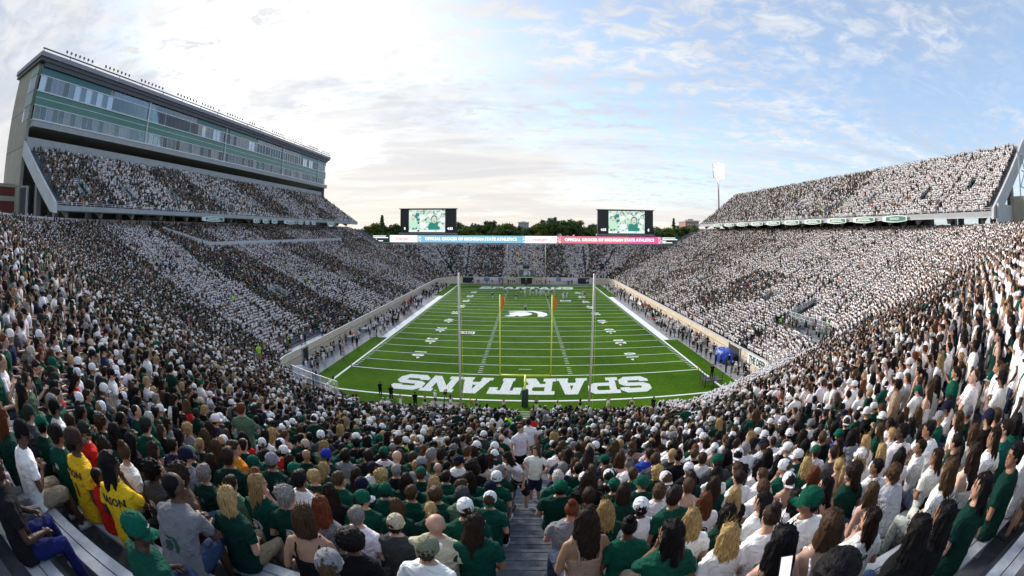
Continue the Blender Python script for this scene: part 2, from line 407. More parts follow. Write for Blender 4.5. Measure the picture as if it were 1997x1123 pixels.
def in_pit(x, y, d):
    s = 1 if x > 0 else -1
    if y > 116: return 7.2 < d < 11.2 and any(abs(x-c) < 1.4 for c in FAR_PORTALS)
    return any(ps == s and abs(y-py) < hw and d0 < d < d1 and abs(x) > 31 for ps, py, hw, d0, d1 in PORTALS)
M_STAIRS = [mat('stair_concrete', c, 0.8, noise=(4.5, 0.55), bump=(30, 0.6)) for c in ((0.108, 0.124, 0.152), (0.116, 0.132, 0.160), (0.102, 0.118, 0.146))]
M_NOSE = mat('stair_nosing', (0.132, 0.150, 0.180), 0.75, noise=(9, 0.5))
bowl = empty('lower_stand'); tag(bowl, 'concrete lower seating bowl wrapping round the whole field', 'stand')
def loft(mb, A, B, sgn, keep):
    """quads between two row polylines A and B (lists of points), mirrored by sgn"""
    for i in range(len(A)-1):
        if not keep(i): continue
        a, b, c, e = A[i], A[i+1], B[i+1], B[i]
        q = [(sgn*p[0], p[1], p[2]) for p in (a, b, c, e)]
        mb.quad(*(q if sgn > 0 else q[::-1]))
ter = MB()
for j in range(NROW):
    d = D0+TREAD*j; z = floor_z(d)
    h0 = row_half(round(d-TREAD/2, 4)); h1 = row_half(round(d+TREAD/2, 4))
    zu = floor_z(d+TREAD)
    A = [(p[0], p[1], z) for p in h0]; B = [(p[0], p[1], z) for p in h1]; Cc = [(p[0], p[1], zu) for p in h1]
    for s in (1, -1):
        keep = lambda i: d <= dmax_at(h0[i][4]) and not (h0[i][1] < -49.5) and not in_pit(s*(h0[i][0]+h0[i+1][0])/2, (h0[i][1]+h0[i+1][1])/2, d)
        loft(ter, A, B, s, keep); loft(ter, B, Cc, s, keep)
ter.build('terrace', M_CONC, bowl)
# field wall with coping
def ring_wall(name, d, z0, z1, mt, parent, ok, thick=0.25, zf=None):
    h = row_half(d); g2 = row_half(d+thick)
    for s in (1, -1):
        mb = MB()
        for i in range(len(h)-1):
            if not ok(h[i][0]*s, h[i][1], h[i][4]): continue
            za, zb = (z0, z1) if zf is None else zf(h[i][4])
            p = [(s*h[i][0], h[i][1]), (s*h[i+1][0], h[i+1][1]), (s*g2[i+1][0], g2[i+1][1]), (s*g2[i][0], g2[i][1])]
            if s < 0: p = p[::-1]
            mb.hexa([(x, y, za) for x, y in p]+[(x, y, zb) for x, y in p])
        if mb.f: mb.build(name, mt, parent)
ring_wall('field_wall', 0.0, -0.3, 2.35, M_BEIGE, bowl, lambda x, y, u: u > 2.6)
ring_wall('field_wall', 0.0, -0.3, 1.75, M_BEIGE, bowl, lambda x, y, u: u <= 2.6)
ring_wall('wall_coping', -0.03, 2.355, 2.44, M_LIGHT, bowl, lambda x, y, u: u > 2.6, 0.31)
def rim(u):
    dd = dmax_at(u); return floor_z(dd)-0.4, floor_z(dd)+1.35
ring_wall('rim_wall', 48.0, 17, floor_z(48)+1.25, M_LIGHT, bowl, lambda x, y, u: u < 4.25 and y > -46)
ring_wall('rim_wall', 30.4, 8, floor_z(30)+0.9, M_WHITE, bowl, lambda x, y, u: u > 4.24)
# the sloping end of the tall side stands, along an aisle
for s in (1, -1):
    a = R(90*0.25); ca, sa = math.cos(a), math.sin(a)
    P = lambda d: (s*(21.7+(10+d)*ca), 107+(10+d)*sa)
    A, B = P(29.5), P(48.3)
    mb = MB().hexa([(A[0], A[1], 8), (B[0], B[1], 8), (B[0]+0.1*s, B[1]+0.35, 8), (A[0]+0.1*s, A[1]+0.35, 8), (A[0], A[1], floor_z(30)+0.9), (B[0], B[1], floor_z(48)+1.2), (B[0]+0.1*s, B[1]+0.35, floor_z(48)+1.2), (A[0]+0.1*s, A[1]+0.35, floor_z(30)+0.9)])
    mb.build('rim_wall', M_LIGHT, bowl)
# near rows get real benches; central stairs
for j in range(NROW):
    d = D0+TREAD*j
    if not (26.5 < d < 41): continue
    z = floor_z(d)+0.42; y = -9-d; w = w_of(d)
    for s in (1, -1):
        mb = MB(); x0 = 0.60
        for oa, ob in ((0.14, 0.008), (-0.008, -0.14)):
            h = row_half(round(d+oa, 4)); h2 = row_half(round(d+ob, 4))
            P = [(p, q) for p, q in zip(h, h2) if p[4] <= 2.0]
            pts = [(x0, P[0][0][1], x0, P[0][1][1])]+[(p[0], p[1], q[0], q[1]) for p, q in P if p[0] > x0]
            for a, b in zip(pts, pts[1:]):
                p = [(s*a[2], a[3]), (s*b[2], b[3]), (s*b[0], b[1]), (s*a[0], a[1])]
                if s < 0: p = p[::-1]
                mb.hexa([(x, yy, z-0.045) for x, yy in p]+[(x, yy, z) for x, yy in p])
        for xs in np.arange(0.8, 11, 1.8):
            yy = y+max(0, xs-w)*T24
            mb.box(s*xs-0.03, s*xs+0.03, yy-0.05, yy+0.05, z-0.42, z-0.045)
        mb.build('bench', M_ALU, bowl)
for j in range(NROW):
    d = D0+TREAD*j
    if d < 18.6 or d > 41: continue
    z = floor_z(d); y = -9-d
    for hlf in (0, 1):      # two steps to each row
        y1 = y+TREAD/2-hlf*TREAD/2; zt = z+hlf*SLOPE*TREAD/2
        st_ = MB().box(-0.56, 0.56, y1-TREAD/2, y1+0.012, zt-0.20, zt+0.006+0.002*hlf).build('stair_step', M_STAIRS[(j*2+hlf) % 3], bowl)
        MB().box(-0.555, 0.555, y1-0.045, y1+0.016, zt-0.02, zt+0.013+0.002*hlf).build('nosing', M_NOSE, st_)
# parapet in front of the club seats under the left upper deck
mb = MB().box(-67.4, -67.1, 28, 103, 14.6, 16.75)
mb.add([], [])
mb.beam((-67.2, 28, 16.1), (-76, 20.5, 19.4), 0.3, 1.3).beam((-67.2, 103, 16.1), (-78, 104, 19.9), 0.3, 1.3)
mb.build('club_parapet', M_LIGHT, bowl)

# ------------------------------------------------------------------ people: models
from mathutils import noise as mnoise
def src_mat(name, src, attr, rough, kindm):
    """material whose colour comes from the object (src 'object') or from the crowd point (src 'inst')"""
    m = bpy.data.materials.new(name); m.use_nodes = True
    t = m.node_tree; b = t.nodes['Principled BSDF']; b.inputs['Roughness'].default_value = rough
    b.inputs['Specular IOR Level'].default_value = {'skin': 0.3, 'cloth': 0.08, 'hair': 0.12}[kindm]
    if src == 'object':
        n = t.nodes.new('ShaderNodeObjectInfo'); col = n.outputs['Color']
    else:
        n = t.nodes.new('ShaderNodeAttribute'); n.attribute_type = 'INSTANCER'; n.attribute_name = attr; col = n.outputs['Color']
    tc = t.nodes.new('ShaderNodeTexCoord')
    mp = t.nodes.new('ShaderNodeMapping'); t.links.new(tc.outputs['Object'], mp.inputs[0])
    nz = t.nodes.new('ShaderNodeTexNoise'); t.links.new(mp.outputs[0], nz.inputs['Vector'])
    mr = t.nodes.new('ShaderNodeMapRange'); t.links.new(nz.outputs['Fac'], mr.inputs[0])
    mr.inputs[1].default_value = 0.3; mr.inputs[2].default_value = 0.7
    bp = t.nodes.new('ShaderNodeBump')
    if kindm == 'hair':
        mp.inputs['Scale'].default_value = (1, 1, 0.12); nz.inputs['Scale'].default_value = 90; nz.inputs['Detail'].default_value = 3
        mr.inputs[3].default_value = 0.45; mr.inputs[4].default_value = 1.6; bp.inputs['Strength'].default_value = 0.9; bp.inputs['Distance'].default_value = 0.01
    elif kindm == 'cloth':
        nz.inputs['Scale'].default_value = 7.5; nz.inputs['Detail'].default_value = 2.5; nz.inputs['Distortion'].default_value = 1.6
        mr.inputs[3].default_value = 0.86; mr.inputs[4].default_value = 1.10; bp.inputs['Strength'].default_value = 0.85; bp.inputs['Distance'].default_value = 0.045
    else:
        nz.inputs['Scale'].default_value = 14; mr.inputs[3].default_value = 0.88; mr.inputs[4].default_value = 1.1; bp.inputs['Strength'].default_value = 0.08
        bp.inputs['Distance'].default_value = 0.01
    t.links.new(nz.outputs['Fac'], bp.inputs['Height']); t.links.new(bp.outputs[0], b.inputs['Normal'])
    mx = t.nodes.new('ShaderNodeMix'); mx.data_type = 'RGBA'; mx.blend_type = 'MULTIPLY'; mx.inputs[0].default_value = 1
    t.links.new(col, mx.inputs[6]); t.links.new(mr.outputs[0], mx.inputs[7]); t.links.new(mx.outputs[2], b.inputs['Base Color'])
    if kindm == 'skin':
        b.inputs['Subsurface Weight'].default_value = 0.0
    return m
P_SKIN = src_mat('skin', 'object', '', 0.5, 'skin'); P_CLOTH = src_mat('clothing', 'object', '', 0.85, 'cloth'); P_HAIR = src_mat('hair', 'object', '', 0.55, 'hair')
C_SKIN = src_mat('crowd_skin', 'inst', 'skinc', 0.5, 'skin'); C_SHIRT = src_mat('crowd_shirt', 'inst', 'shirt', 0.85, 'cloth')
C_PANT = src_mat('crowd_trousers', 'inst', 'pantc', 0.85, 'cloth'); C_HAIR = src_mat('crowd_hair', 'inst', 'hairc', 0.6, 'hair'); C_CAP = src_mat('crowd_cap', 'inst', 'capc', 0.8, 'cloth')
M_EYE = mat('eye_dark', (0.02, 0.014, 0.01), 0.3); M_LIP = mat('lips', (0.28, 0.09, 0.08), 0.5); M_EYEW = mat('eye_white', (0.6, 0.58, 0.56), 0.3)

def rings(mb, R_, n=14):
    """closed loft through rings (centre, half width x, half depth, pitch)"""
    o = len(mb.v)
    for c, rx, ry, th in R_:
        for k in range(n):
            a = 2*math.pi*k/n
            mb.v.append((c[0]+rx*math.cos(a), c[1]+ry*math.sin(a)*math.cos(th), c[2]-ry*math.sin(a)*math.sin(th)))
    for i in range(len(R_)-1):
        for k in range(n):
            a, b = o+i*n+k, o+i*n+(k+1) % n
            mb.f.append((a, b, b+n, a+n))
    mb.f.append(tuple(o+k for k in reversed(range(n)))); mb.f.append(tuple(o+(len(R_)-1)*n+k for k in range(n)))
def caps(mb, pts, rad, n=10):
    """limb with rounded ends"""
    pts = [Vector(p) for p in pts]; rad = list(rad)
    t0 = (pts[0]-pts[1]).normalized(); t1 = (pts[-1]-pts[-2]).normalized()
    P = [pts[0]+t0*rad[0]*0.9, pts[0]+t0*rad[0]*0.55]+pts+[pts[-1]+t1*rad[-1]*0.55, pts[-1]+t1*rad[-1]*0.9]
    mb.tube(P, [rad[0]*0.25, rad[0]*0.8]+rad+[rad[-1]*0.8, rad[-1]*0.25], n)
def ball(mb, c, r, M=None, n=10, k=7):
    o = len(mb.v)
    for i in range(k+1):
        ph = math.pi*i/k
        for j in range(n):
            a = 2*math.pi*j/n; s = max(math.sin(ph), 0.02)
            p = Vector((r[0]*s*math.cos(a), r[1]*s*math.sin(a), -r[2]*math.cos(ph)))+Vector(c)
            if M is not None: p = M @ p
            mb.v.append(tuple(p))
    for i in range(k):
        for j in range(n):
            a, b = o+i*n+j, o+i*n+(j+1) % n
            mb.f.append((a, b, b+n, a+n))
    mb.f.append(tuple(o+j for j in reversed(range(n)))); mb.f.append(tuple(o+k*n+j for j in range(n)))
def fuse(mb, voxel=0.014, smooth=3, ratio=0.4, disp=None, name='part'):
    """one continuous surface out of overlapping shapes"""
    me = mb.mesh(name); o = bpy.data.objects.new(name, me); COL.objects.link(o)
    r = o.modifiers.new('r', 'REMESH'); r.mode = 'VOXEL'; r.voxel_size = voxel; r.use_smooth_shade = True
    if smooth: s = o.modifiers.new('s', 'SMOOTH'); s.factor = 0.5; s.iterations = smooth
    if ratio < 1: d = o.modifiers.new('d', 'DECIMATE'); d.ratio = ratio
    ev = o.evaluated_get(bpy.context.evaluated_depsgraph_get())
    out = bpy.data.meshes.new_from_object(ev); out.materials.clear()
    bpy.data.objects.remove(o); bpy.data.meshes.remove(me)
    if disp:
        for v in out.vertices: v.co += disp(v.co, v.normal)
    out.polygons.foreach_set('use_smooth', [True]*len(out.polygons)); out.update()
    return out
def append(me, mb, slot):
    """adds further closed shapes to a mesh, on a material slot"""
    bm = bmesh.new(); bm.from_mesh(me)
    vs = [bm.verts.new(v) for v in mb.v]
    for f in mb.f:
        try:
            nf = bm.faces.new([vs[i] for i in f]); nf.material_index = slot; nf.smooth = True
        except ValueError: pass
    bm.to_mesh(me); bm.free()

def hand(mb, w, d, nrm, curl, side):
    """five fingers leaving the palm; w wrist, d direction, nrm back of hand"""
    d = Vector(d).normalized(); nrm = Vector(nrm); nrm = (nrm-d*nrm.dot(d)).normalized(); sd = d.cross(nrm)*side
    w = Vector(w); palm = w+d*0.075
    for i, (off, ln) in enumerate(((-0.030, 0.062), (-0.010, 0.074), (0.010, 0.070), (0.029, 0.055))):
        a = palm+sd*off; b = a+(d*math.cos(curl*0.6)-nrm*math.sin(curl*0.6))*ln*0.55; c = b+(d*math.cos(curl*1.5)-nrm*math.sin(curl*1.5))*ln*0.5
        mb.tube([a-d*0.015, a, b, c], [0.009, 0.010, 0.009, 0.006], 6)
    a = w+d*0.03-sd*0.03; b = a+(d*0.6-sd*0.8).normalized()*0.035; c = b+(d*0.9-sd*0.25-nrm*0.3).normalized()*0.03
    mb.tube([a, b, c], [0.012, 0.011, 0.007], 6)

def torso_rings(H, th, L, wd, infl, top=1.0, bot=-0.09):
    """rings along the trunk axis"""
    prof = [(-0.20, .165, .125), (-0.10, .180, .135), (0.0, .175, .128), (0.14, .158, .112), (0.30, .172, .118), (0.40, .186, .114), (0.45, .182, .100), (0.49, .140, .084), (0.535, .080, .064)]
    out = []
    for s, rx, ry in prof:
        if s < bot or s > top: continue
        s2 = s*L/0.5
        bend = th*min(1.0, max(0.0, 0.35+s2*1.4))
        c = Vector(H)+Vector((0, math.sin(bend)*s2, math.cos(bend)*s2))
        k = infl if s < 0.47 else infl*0.5
        out.append((c, rx*wd+k, ry*wd+k, bend))
    return out
def person_mesh(pose):
    """all the meshes of one pose"""
    g = pose; sit = g['sit']; th = g.get('lean', 0.0); wd = g.get('wd', 1.0)
    H = Vector((0, 0, 0.53 if sit else 0.95)); L = 0.50
    ax = lambda s: H+Vector((0, math.sin(th*min(1, 0.35+s*1.4))*s, math.cos(th*min(1, 0.35+s*1.4))*s))
    N = ax(0.52); SHz = ax(0.445)
    hp = th*0.45+g.get('hpitch', 0.0)
    HC = N+Vector((0, 0.02+0.15*math.sin(hp*0.6), 0.155))
    MH = Matrix.Translation(HC) @ Matrix.Rotation(g.get('yaw', 0.0), 4, 'Z') @ Matrix.Rotation(-hp, 4, 'X')
    sk = MB(); pal = MB()
    # head
    ball(sk, (0, -0.005, 0.018), (0.076, 0.097, 0.098), MH, 14, 9)
    ball(sk, (0, 0.026, -0.052), (0.057, 0.066, 0.064), MH, 10, 7)
    ball(sk, (0, 0.094, -0.014), (0.013, 0.020, 0.024), MH, 6, 5)
    ball(sk, (0, 0.074, -0.098), (0.022, 0.018, 0.016), MH, 6, 5)
    for s in (-1, 1): ball(sk, (s*0.077, -0.008, -0.008), (0.011, 0.022, 0.032), MH, 6, 5)
    nb = MH @ Vector((0, -0.018, -0.06))
    caps(sk, [nb, (nb+N)/2+Vector((0, -0.006, 0)), N-Vector((0, 0.0, 0.02))], [0.052, 0.052, 0.060])
    rings(sk, torso_rings(H, th, L, wd, -0.006))
    sh = {}
    for s in (-1, 1):
        S = SHz+Vector((s*0.178*wd, -0.004, 0)); E, Wt = Vector(g['arm'][s][0]), Vector(g['arm'][s][1])
        # keep real arm lengths
        E = S+(E-S).normalized()*0.285; Wt = E+(Wt-E).normalized()*0.245
        sh[s] = (S, E, Wt)
        caps(sk, [S+Vector((-s*0.012, 0, -0.012)), S*0.55+E*0.45, E, E*0.6+Wt*0.4, Wt], [0.044*wd, 0.044*wd, 0.038, 0.037, 0.026])
        dirn = (Wt-E).normalized()
        up = Vector((0, 0, 1)) if abs(dirn.z) < 0.8 else Vector((0, -1, 0))
        caps(sk, [Wt+dirn*0.02, Wt+dirn*0.07], [0.027, 0.032], 8)
        hand(pal, Wt, dirn, up, g.get('curl', 0.7), s)
    leg = {}
    for s in (-1, 1):
        hipj = H+Vector((s*0.088, 0.0, -0.03))
        if sit:
            K = Vector((s*g.get('knee', 0.14), 0.43, 0.50)); A = Vector((s*g.get('knee', 0.14)*0.95, 0.40+g.get('foot', 0.04), 0.085))
        else:
            K = Vector((s*0.10, 0.02+s*g.get('stride', 0.0), 0.50)); A = Vector((s*0.11, -0.03+s*g.get('stride', 0.0)*0.6, 0.085))
        leg[s] = (hipj, K, A)
        caps(sk, [hipj, hipj*0.5+K*0.5, K, K*0.6+A*0.4, A], [0.085, 0.074, 0.056, 0.056, 0.037])
    body = fuse(sk, 0.0145, 2, 0.34, None, 'body')
    append(body, pal, 0)
    fc = MB()
    for s in (-1, 1): ball(fc, (s*0.031, 0.0865, 0.012), (0.011, 0.006, 0.0055), MH, 6, 5)
    append(body, fc, 1)
    fc = MB()
    for s in (-1, 1): fc.tube([MH @ Vector((s*0.014, 0.096, 0.030)), MH @ Vector((s*0.048, 0.084, 0.031))], 0.004, 5)
    append(body, fc, 1)
    fc = MB(); ball(fc, (0, 0.0895, -0.052), (0.023, 0.008, 0.0075), MH, 8, 5); append(body, fc, 2)
    out = {'body': body, 'MH': MH}
    def wr(co, nr):
        w_ = mnoise.noise(Vector((co.x*5, co.y*5, co.z*5+9)))*2.5
        a = mnoise.noise(Vector((co.x*7+w_, co.y*8, co.z*15+w_)))*0.013+mnoise.noise(Vector((co.x*18, co.y*18, co.z*30+5)))*0.006
        return nr*a
    tee = MB(); rings(tee, torso_rings(H, th, L, wd, 0.020, 0.535, -0.19), 16)
    for s in (-1, 1):
        S, E, Wt = sh[s]; m1 = S*0.38+E*0.62
        tee.tube([S*0.75+SHz*0.25+Vector((0, 0, 0.008)), S+Vector((-s*0.012, 0, -0.008)), S*0.7+E*0.3, m1], [0.050, 0.066*wd, 0.067*wd, 0.070*wd], 10)
    out['tee'] = fuse(tee, 0.014, 2, 0.34, wr, 'shirt')
    tank = MB(); rings(tank, torso_rings(H, th, L, wd, 0.010, 0.32, -0.19), 16)
    for s in (-1, 1):
        f = ax(0.30)+Vector((s*0.10, 0.10, 0.02)); tp = ax(0.475)+Vector((s*0.105, 0.0, 0.035)); bk = ax(0.28)+Vector((s*0.095, -0.118, 0.0))
        tank.tube([f, f*0.4+tp*0.6+Vector((0, 0.05, 0.02)), tp, bk*0.5+tp*0.5+Vector((0, -0.055, 0.02)), bk], 0.013, 6)
    out['tank'] = fuse(tank, 0.011, 1, 0.34, None, 'top')
    sho = MB(); pan = MB()
    for b_ in (sho, pan):
        rings(b_, [(H+Vector((0, 0, -0.11)), .17*wd, .13, 0), (H+Vector((0, 0, -0.06)), .188*wd, .148, 0), (H+Vector((0, 0.004, 0.0)), .178*wd, .130, 0), (H+Vector((0, 0.006, 0.03)), .155*wd, .105, 0)])
    for s in (-1, 1):
        h_, K, A = leg[s]
        caps(pan, [h_, h_*0.5+K*0.5, K, K*0.5+A*0.5, A+Vector((0, 0, 0.03))], [0.10, 0.09, 0.074, 0.068, 0.058])
        caps(sho, [h_, h_*0.5+K*0.5, h_*0.12+K*0.88], [0.102, 0.098, 0.094])
    out['trousers'] = fuse(pan, 0.016, 2, 0.34, wr, 'trousers'); out['shorts'] = fuse(sho, 0.016, 2, 0.34, wr, 'shorts')
    for s in (-1, 1):
        shoe = MB(); A = leg[s][2]; caps(shoe, [(A.x, A.y-0.03, 0.05), (A.x*1.03, A.y+0.07, 0.045), (A.x*1.1, A.y+0.16, 0.035)], [0.046, 0.046, 0.036], 8)
        out['shoe%d' % s] = fuse(shoe, 0.016, 1, 0.5, None, 'shoe')
    for k, mm in (('body', (P_SKIN, M_EYE, M_LIP)), ('tee', (P_CLOTH,)), ('tank', (P_CLOTH,)), ('trousers', (P_CLOTH,)), ('shorts', (P_CLOTH,)), ('shoe1', (P_CLOTH,)), ('shoe-1', (P_CLOTH,))):
        for q in mm: out[k].materials.append(q)
    return out
def arms(lr, mirror=True):
    (e, w) = lr
    return {1: (e, w), -1: ((-e[0], e[1], e[2]), (-w[0], w[1], w[2]))}
LAP = ((0.25, -0.02, 0.72), (0.07, 0.21, 0.66)); KNEE = ((0.27, 0.06, 0.74), (0.15, 0.33, 0.64)); CLAP = ((0.27, 0.08, 0.76), (0.035, 0.27, 0.92))
CHIN = ((0.16, 0.24, 0.74), (0.06, 0.17, 0.99)); PHONE = ((0.24, 0.06, 0.74), (0.06, 0.27, 0.84)); ELB = ((0.20, 0.30, 0.72), (0.04, 0.46, 0.70))
def mix(a, b): return {1: a, -1: ((-b[0][0], b[0][1], b[0][2]), (-b[1][0], b[1][1], b[1][2]))}
DOWN = ((0.25, -0.02, 1.10), (0.25, 0.08, 0.86)); SCLAP = ((0.28, 0.06, 1.17), (0.035, 0.27, 1.32)); CROSS = ((0.24, 0.10, 1.14), (-0.05, 0.22, 1.20))
UPW = ((0.33, 0.06, 1.55), (0.26, 0.10, 1.82)); HIPS = ((0.36, -0.06, 1.15), (0.18, 0.05, 1.02))
POSES = {
 'S1': dict(sit=True, lean=0.10, arm=arms(LAP)),
 'S1r': dict(sit=True, lean=0.08, arm=arms(LAP), yaw=-0.85),
 'S1l': dict(sit=True, lean=0.08, arm=arms(LAP), yaw=0.85),
 'S1s': dict(sit=True, lean=0.16, arm=arms(KNEE), yaw=-0.3, wd=0.93),
 'S2r': dict(sit=True, lean=0.55, arm=arms(ELB), yaw=-0.5, hpitch=-0.2),
 'S2l': dict(sit=True, lean=0.55, arm=arms(ELB), yaw=0.5, hpitch=-0.2),
 'S3': dict(sit=True, lean=0.10, arm=arms(CLAP), wd=0.95),
 'S3r': dict(sit=True, lean=0.10, arm=arms(CLAP), yaw=-0.7, wd=0.93, hpitch=-0.1),
 'S3l': dict(sit=True, lean=0.10, arm=arms(CLAP), yaw=0.7, wd=0.93, hpitch=-0.1),
 'S4r': dict(sit=True, lean=0.12, arm=mix(CHIN, LAP), yaw=-0.6, wd=0.97),
 'S4l': dict(sit=True, lean=0.12, arm=mix(LAP, CHIN), yaw=0.6, wd=0.97),
 'S5': dict(sit=True, lean=0.14, arm=arms(KNEE), knee=0.18, wd=1.06),
 'S5r': dict(sit=True, lean=0.14, arm=arms(KNEE), knee=0.19, yaw=-0.8, wd=1.08),
 'S6': dict(sit=True, lean=0.18, arm=arms(PHONE), hpitch=0.35, yaw=-0.2),
 'SP': dict(sit=True, lean=0.10, arm={1: LAP, -1: ((-0.30, 0.08, 0.80), (-0.20, 0.29, 1.00))}, yaw=0.3, curl=1.3),
 'T1': dict(sit=False, lean=0.02, arm=arms(DOWN), yaw=0.1),
 'T2': dict(sit=False, lean=0.05, arm=arms(SCLAP), yaw=-0.2, wd=0.95),
 'T3': dict(sit=False, lean=0.03, arm=arms(CROSS), yaw=0.45),
 'T4': dict(sit=False, lean=0.02, arm=mix(UPW, DOWN), yaw=0.0),
 'T5': dict(sit=False, lean=0.0, arm=arms(HIPS), yaw=-0.4, wd=0.96),
 'TW': dict(sit=False, lean=0.58, arm=mix(((0.30, 0.2, 1.15), (0.20, 0.42, 1.08)), DOWN), yaw=-0.3, wd=0.9, stride=0.16),
}
POSE = {k: person_mesh(v) for k, v in POSES.items()}

# hair and hats, in head space (origin at the middle of the head, +Y forward)
def strand(amp, fr, zf=3.0):
    def f(co, nr):
        a = math.atan2(co.x, -co.y-0.02)
        n = mnoise.noise(Vector((a*fr, co.z*zf, 3.1)))*amp+mnoise.noise(Vector((a*fr*2.6, co.z*zf*1.5, 8.2)))*amp*0.6
        return nr*n
    return f
def lumpy(amp, fr):
    return lambda co, nr: nr*(mnoise.noise(co*fr)*amp+mnoise.noise(co*fr*2.3)*amp*0.6)
def hair_mesh(style):
    mb = MB(); disp = None; vox, rt = 0.012, 0.5
    if style in ('short', 'full', 'buzz', 'bald'):
        k = {'short': 0.0, 'full': 0.012, 'buzz': -0.006}.get(style, 0)
        ball(mb, (0, -0.022, 0.030), (0.084+k, 0.098+k, 0.098+k), None, 14, 10)
        if style != 'buzz': ball(mb, (0, 0.028, 0.082), (0.062+k, 0.055, 0.036+k), None, 10, 7)
        ball(mb, (0, -0.055, -0.035), (0.070+k, 0.045+k, 0.055), None, 10, 7)
        disp = lumpy(0.007 if style == 'short' else 0.016 if style == 'full' else 0.002, 38)
    elif style == 'curly':
        ball(mb, (0, -0.02, 0.035), (0.104, 0.112, 0.112), None, 14, 10); ball(mb, (0, -0.05, -0.05), (0.09, 0.07, 0.06), None, 10, 7)
        disp = lumpy(0.030, 30)
    elif style == 'afro':
        ball(mb, (0, -0.025, 0.045), (0.135, 0.135, 0.13), None, 16, 12); disp = lumpy(0.016, 45)
    elif style in ('long', 'big', 'braids', 'wavy'):
        k = 0.018 if style == 'big' else 0.0
        ball(mb, (0, -0.022, 0.030), (0.088+k, 0.100+k, 0.098+k), None, 14, 10); ball(mb, (0, 0.020, 0.082), (0.070, 0.055, 0.034), None, 10, 7)
        end = {'long': -0.36, 'big': -0.24, 'braids': -0.50, 'wavy': -0.40}[style]; w = {'long': 0.088, 'big': 0.125, 'braids': 0.075, 'wavy': 0.105}[style]
        rings(mb, [(Vector((0, -0.045, 0.02)), 0.090+k, 0.062+k, 0), (Vector((0, -0.065, -0.08)), w, 0.056+k, 0), (Vector((0, -0.090, -0.16)), w*1.04, 0.046+k, 0),
                   (Vector((0, -0.115, end*0.7)), w*1.0, 0.036, 0), (Vector((0.01, -0.125, end)), w*0.62, 0.022, 0)], 14)
        for s in (-1, 1):
            mb.tube([(s*0.078, 0.0, 0.03), (s*0.092, -0.012, -0.06), (s*0.10, -0.03, -0.14), (s*0.098, -0.05, end*0.62)], [0.026, 0.030, 0.030, 0.012], 8)
        disp = strand(0.016 if style != 'braids' else 0.012, 7 if style != 'wavy' else 5, 4 if style != 'wavy' else 16)
    elif style == 'bob':
        ball(mb, (0, -0.020, 0.030), (0.092, 0.102, 0.098), None, 14, 10); ball(mb, (0, 0.02, 0.082), (0.072, 0.055, 0.034), None, 10, 7)
        rings(mb, [(Vector((0, -0.035, 0.03)), 0.098, 0.078, 0), (Vector((0, -0.042, -0.06)), 0.108, 0.080, 0), (Vector((0, -0.045, -0.13)), 0.104, 0.074, 0), (Vector((0, -0.05, -0.165)), 0.08, 0.055, 0)], 16)
        disp = strand(0.015, 6, 5)
    elif style == 'pony':
        ball(mb, (0, -0.020, 0.028), (0.084, 0.098, 0.095), None, 14, 10); ball(mb, (0, 0.02, 0.078), (0.066, 0.055, 0.032), None, 10, 7)
        mb.tube([(0, -0.10, 0.045), (0, -0.145, 0.035), (0, -0.165, -0.05), (0.01, -0.155, -0.16), (0.015, -0.135, -0.27), (0.015, -0.13, -0.32)], [0.022, 0.030, 0.040, 0.040, 0.026, 0.008], 10)
        disp = strand(0.007, 9, 4)
    elif style == 'bun':
        ball(mb, (0, -0.020, 0.028), (0.086, 0.099, 0.096), None, 14, 10); ball(mb, (0, 0.02, 0.078), (0.066, 0.055, 0.032), None, 10, 7)
        ball(mb, (0, -0.05, 0.135), (0.052, 0.052, 0.042), None, 10, 7); disp = strand(0.010, 8, 8)
    out = fuse(mb, vox, 1, rt, disp, 'hair')
    if style in ('long', 'wavy', 'big', 'bob', 'pony', 'bun', 'short', 'full', 'curly'):
        hs_ = random.Random(len(style)*7+3); st_ = MB()
        nst = {'long': 200, 'wavy': 220, 'big': 200, 'bob': 160, 'pony': 110, 'bun': 90, 'short': 110, 'full': 130, 'curly': 150}[style]
        vs_ = [(v.co.copy(), v.normal.copy()) for v in out.vertices]
        wav = {'wavy': 0.018, 'big': 0.016, 'curly': 0.03}.get(style, 0.007)
        for k in range(nst):
            p, nr = hs_.choice(vs_)
            if p.y > 0.03 and p.z < 0.06: continue
            L_ = hs_.uniform(0.05, 0.13) if style in ('long', 'wavy', 'big', 'pony') else hs_.uniform(0.02, 0.05)
            dn = Vector((p.x*0.8, (p.y+0.02)*0.6-0.02, -1.0 if p.z < 0.09 else 0.1)); dn = (dn-nr*dn.dot(nr)*0.85).normalized(); ph_ = hs_.uniform(0, 6)
            sd = dn.cross(nr).normalized(); w = hs_.uniform(0.0022, 0.0042); pts = []
            for q in range(5):
                f = q/4; c = p-nr*0.004+dn*L_*f+nr*(0.010*f+0.004)*hs_.uniform(0.5, 1.3)+sd*wav*math.sin(ph_+f*5)*f
                pts.append((c-sd*w*(1-0.75*f), c+sd*w*(1-0.75*f)))
            for a, b in zip(pts, pts[1:]): st_.quad(a[0], a[1], b[1], b[0])
        append(out, st_, 0)
    return out
HAIR = {s: hair_mesh(s) for s in ('short', 'full', 'buzz', 'curly', 'afro', 'long', 'big', 'braids', 'wavy', 'bob', 'pony', 'bun')}
for h in HAIR.values(): h.materials.clear(); h.materials.append(P_HAIR)
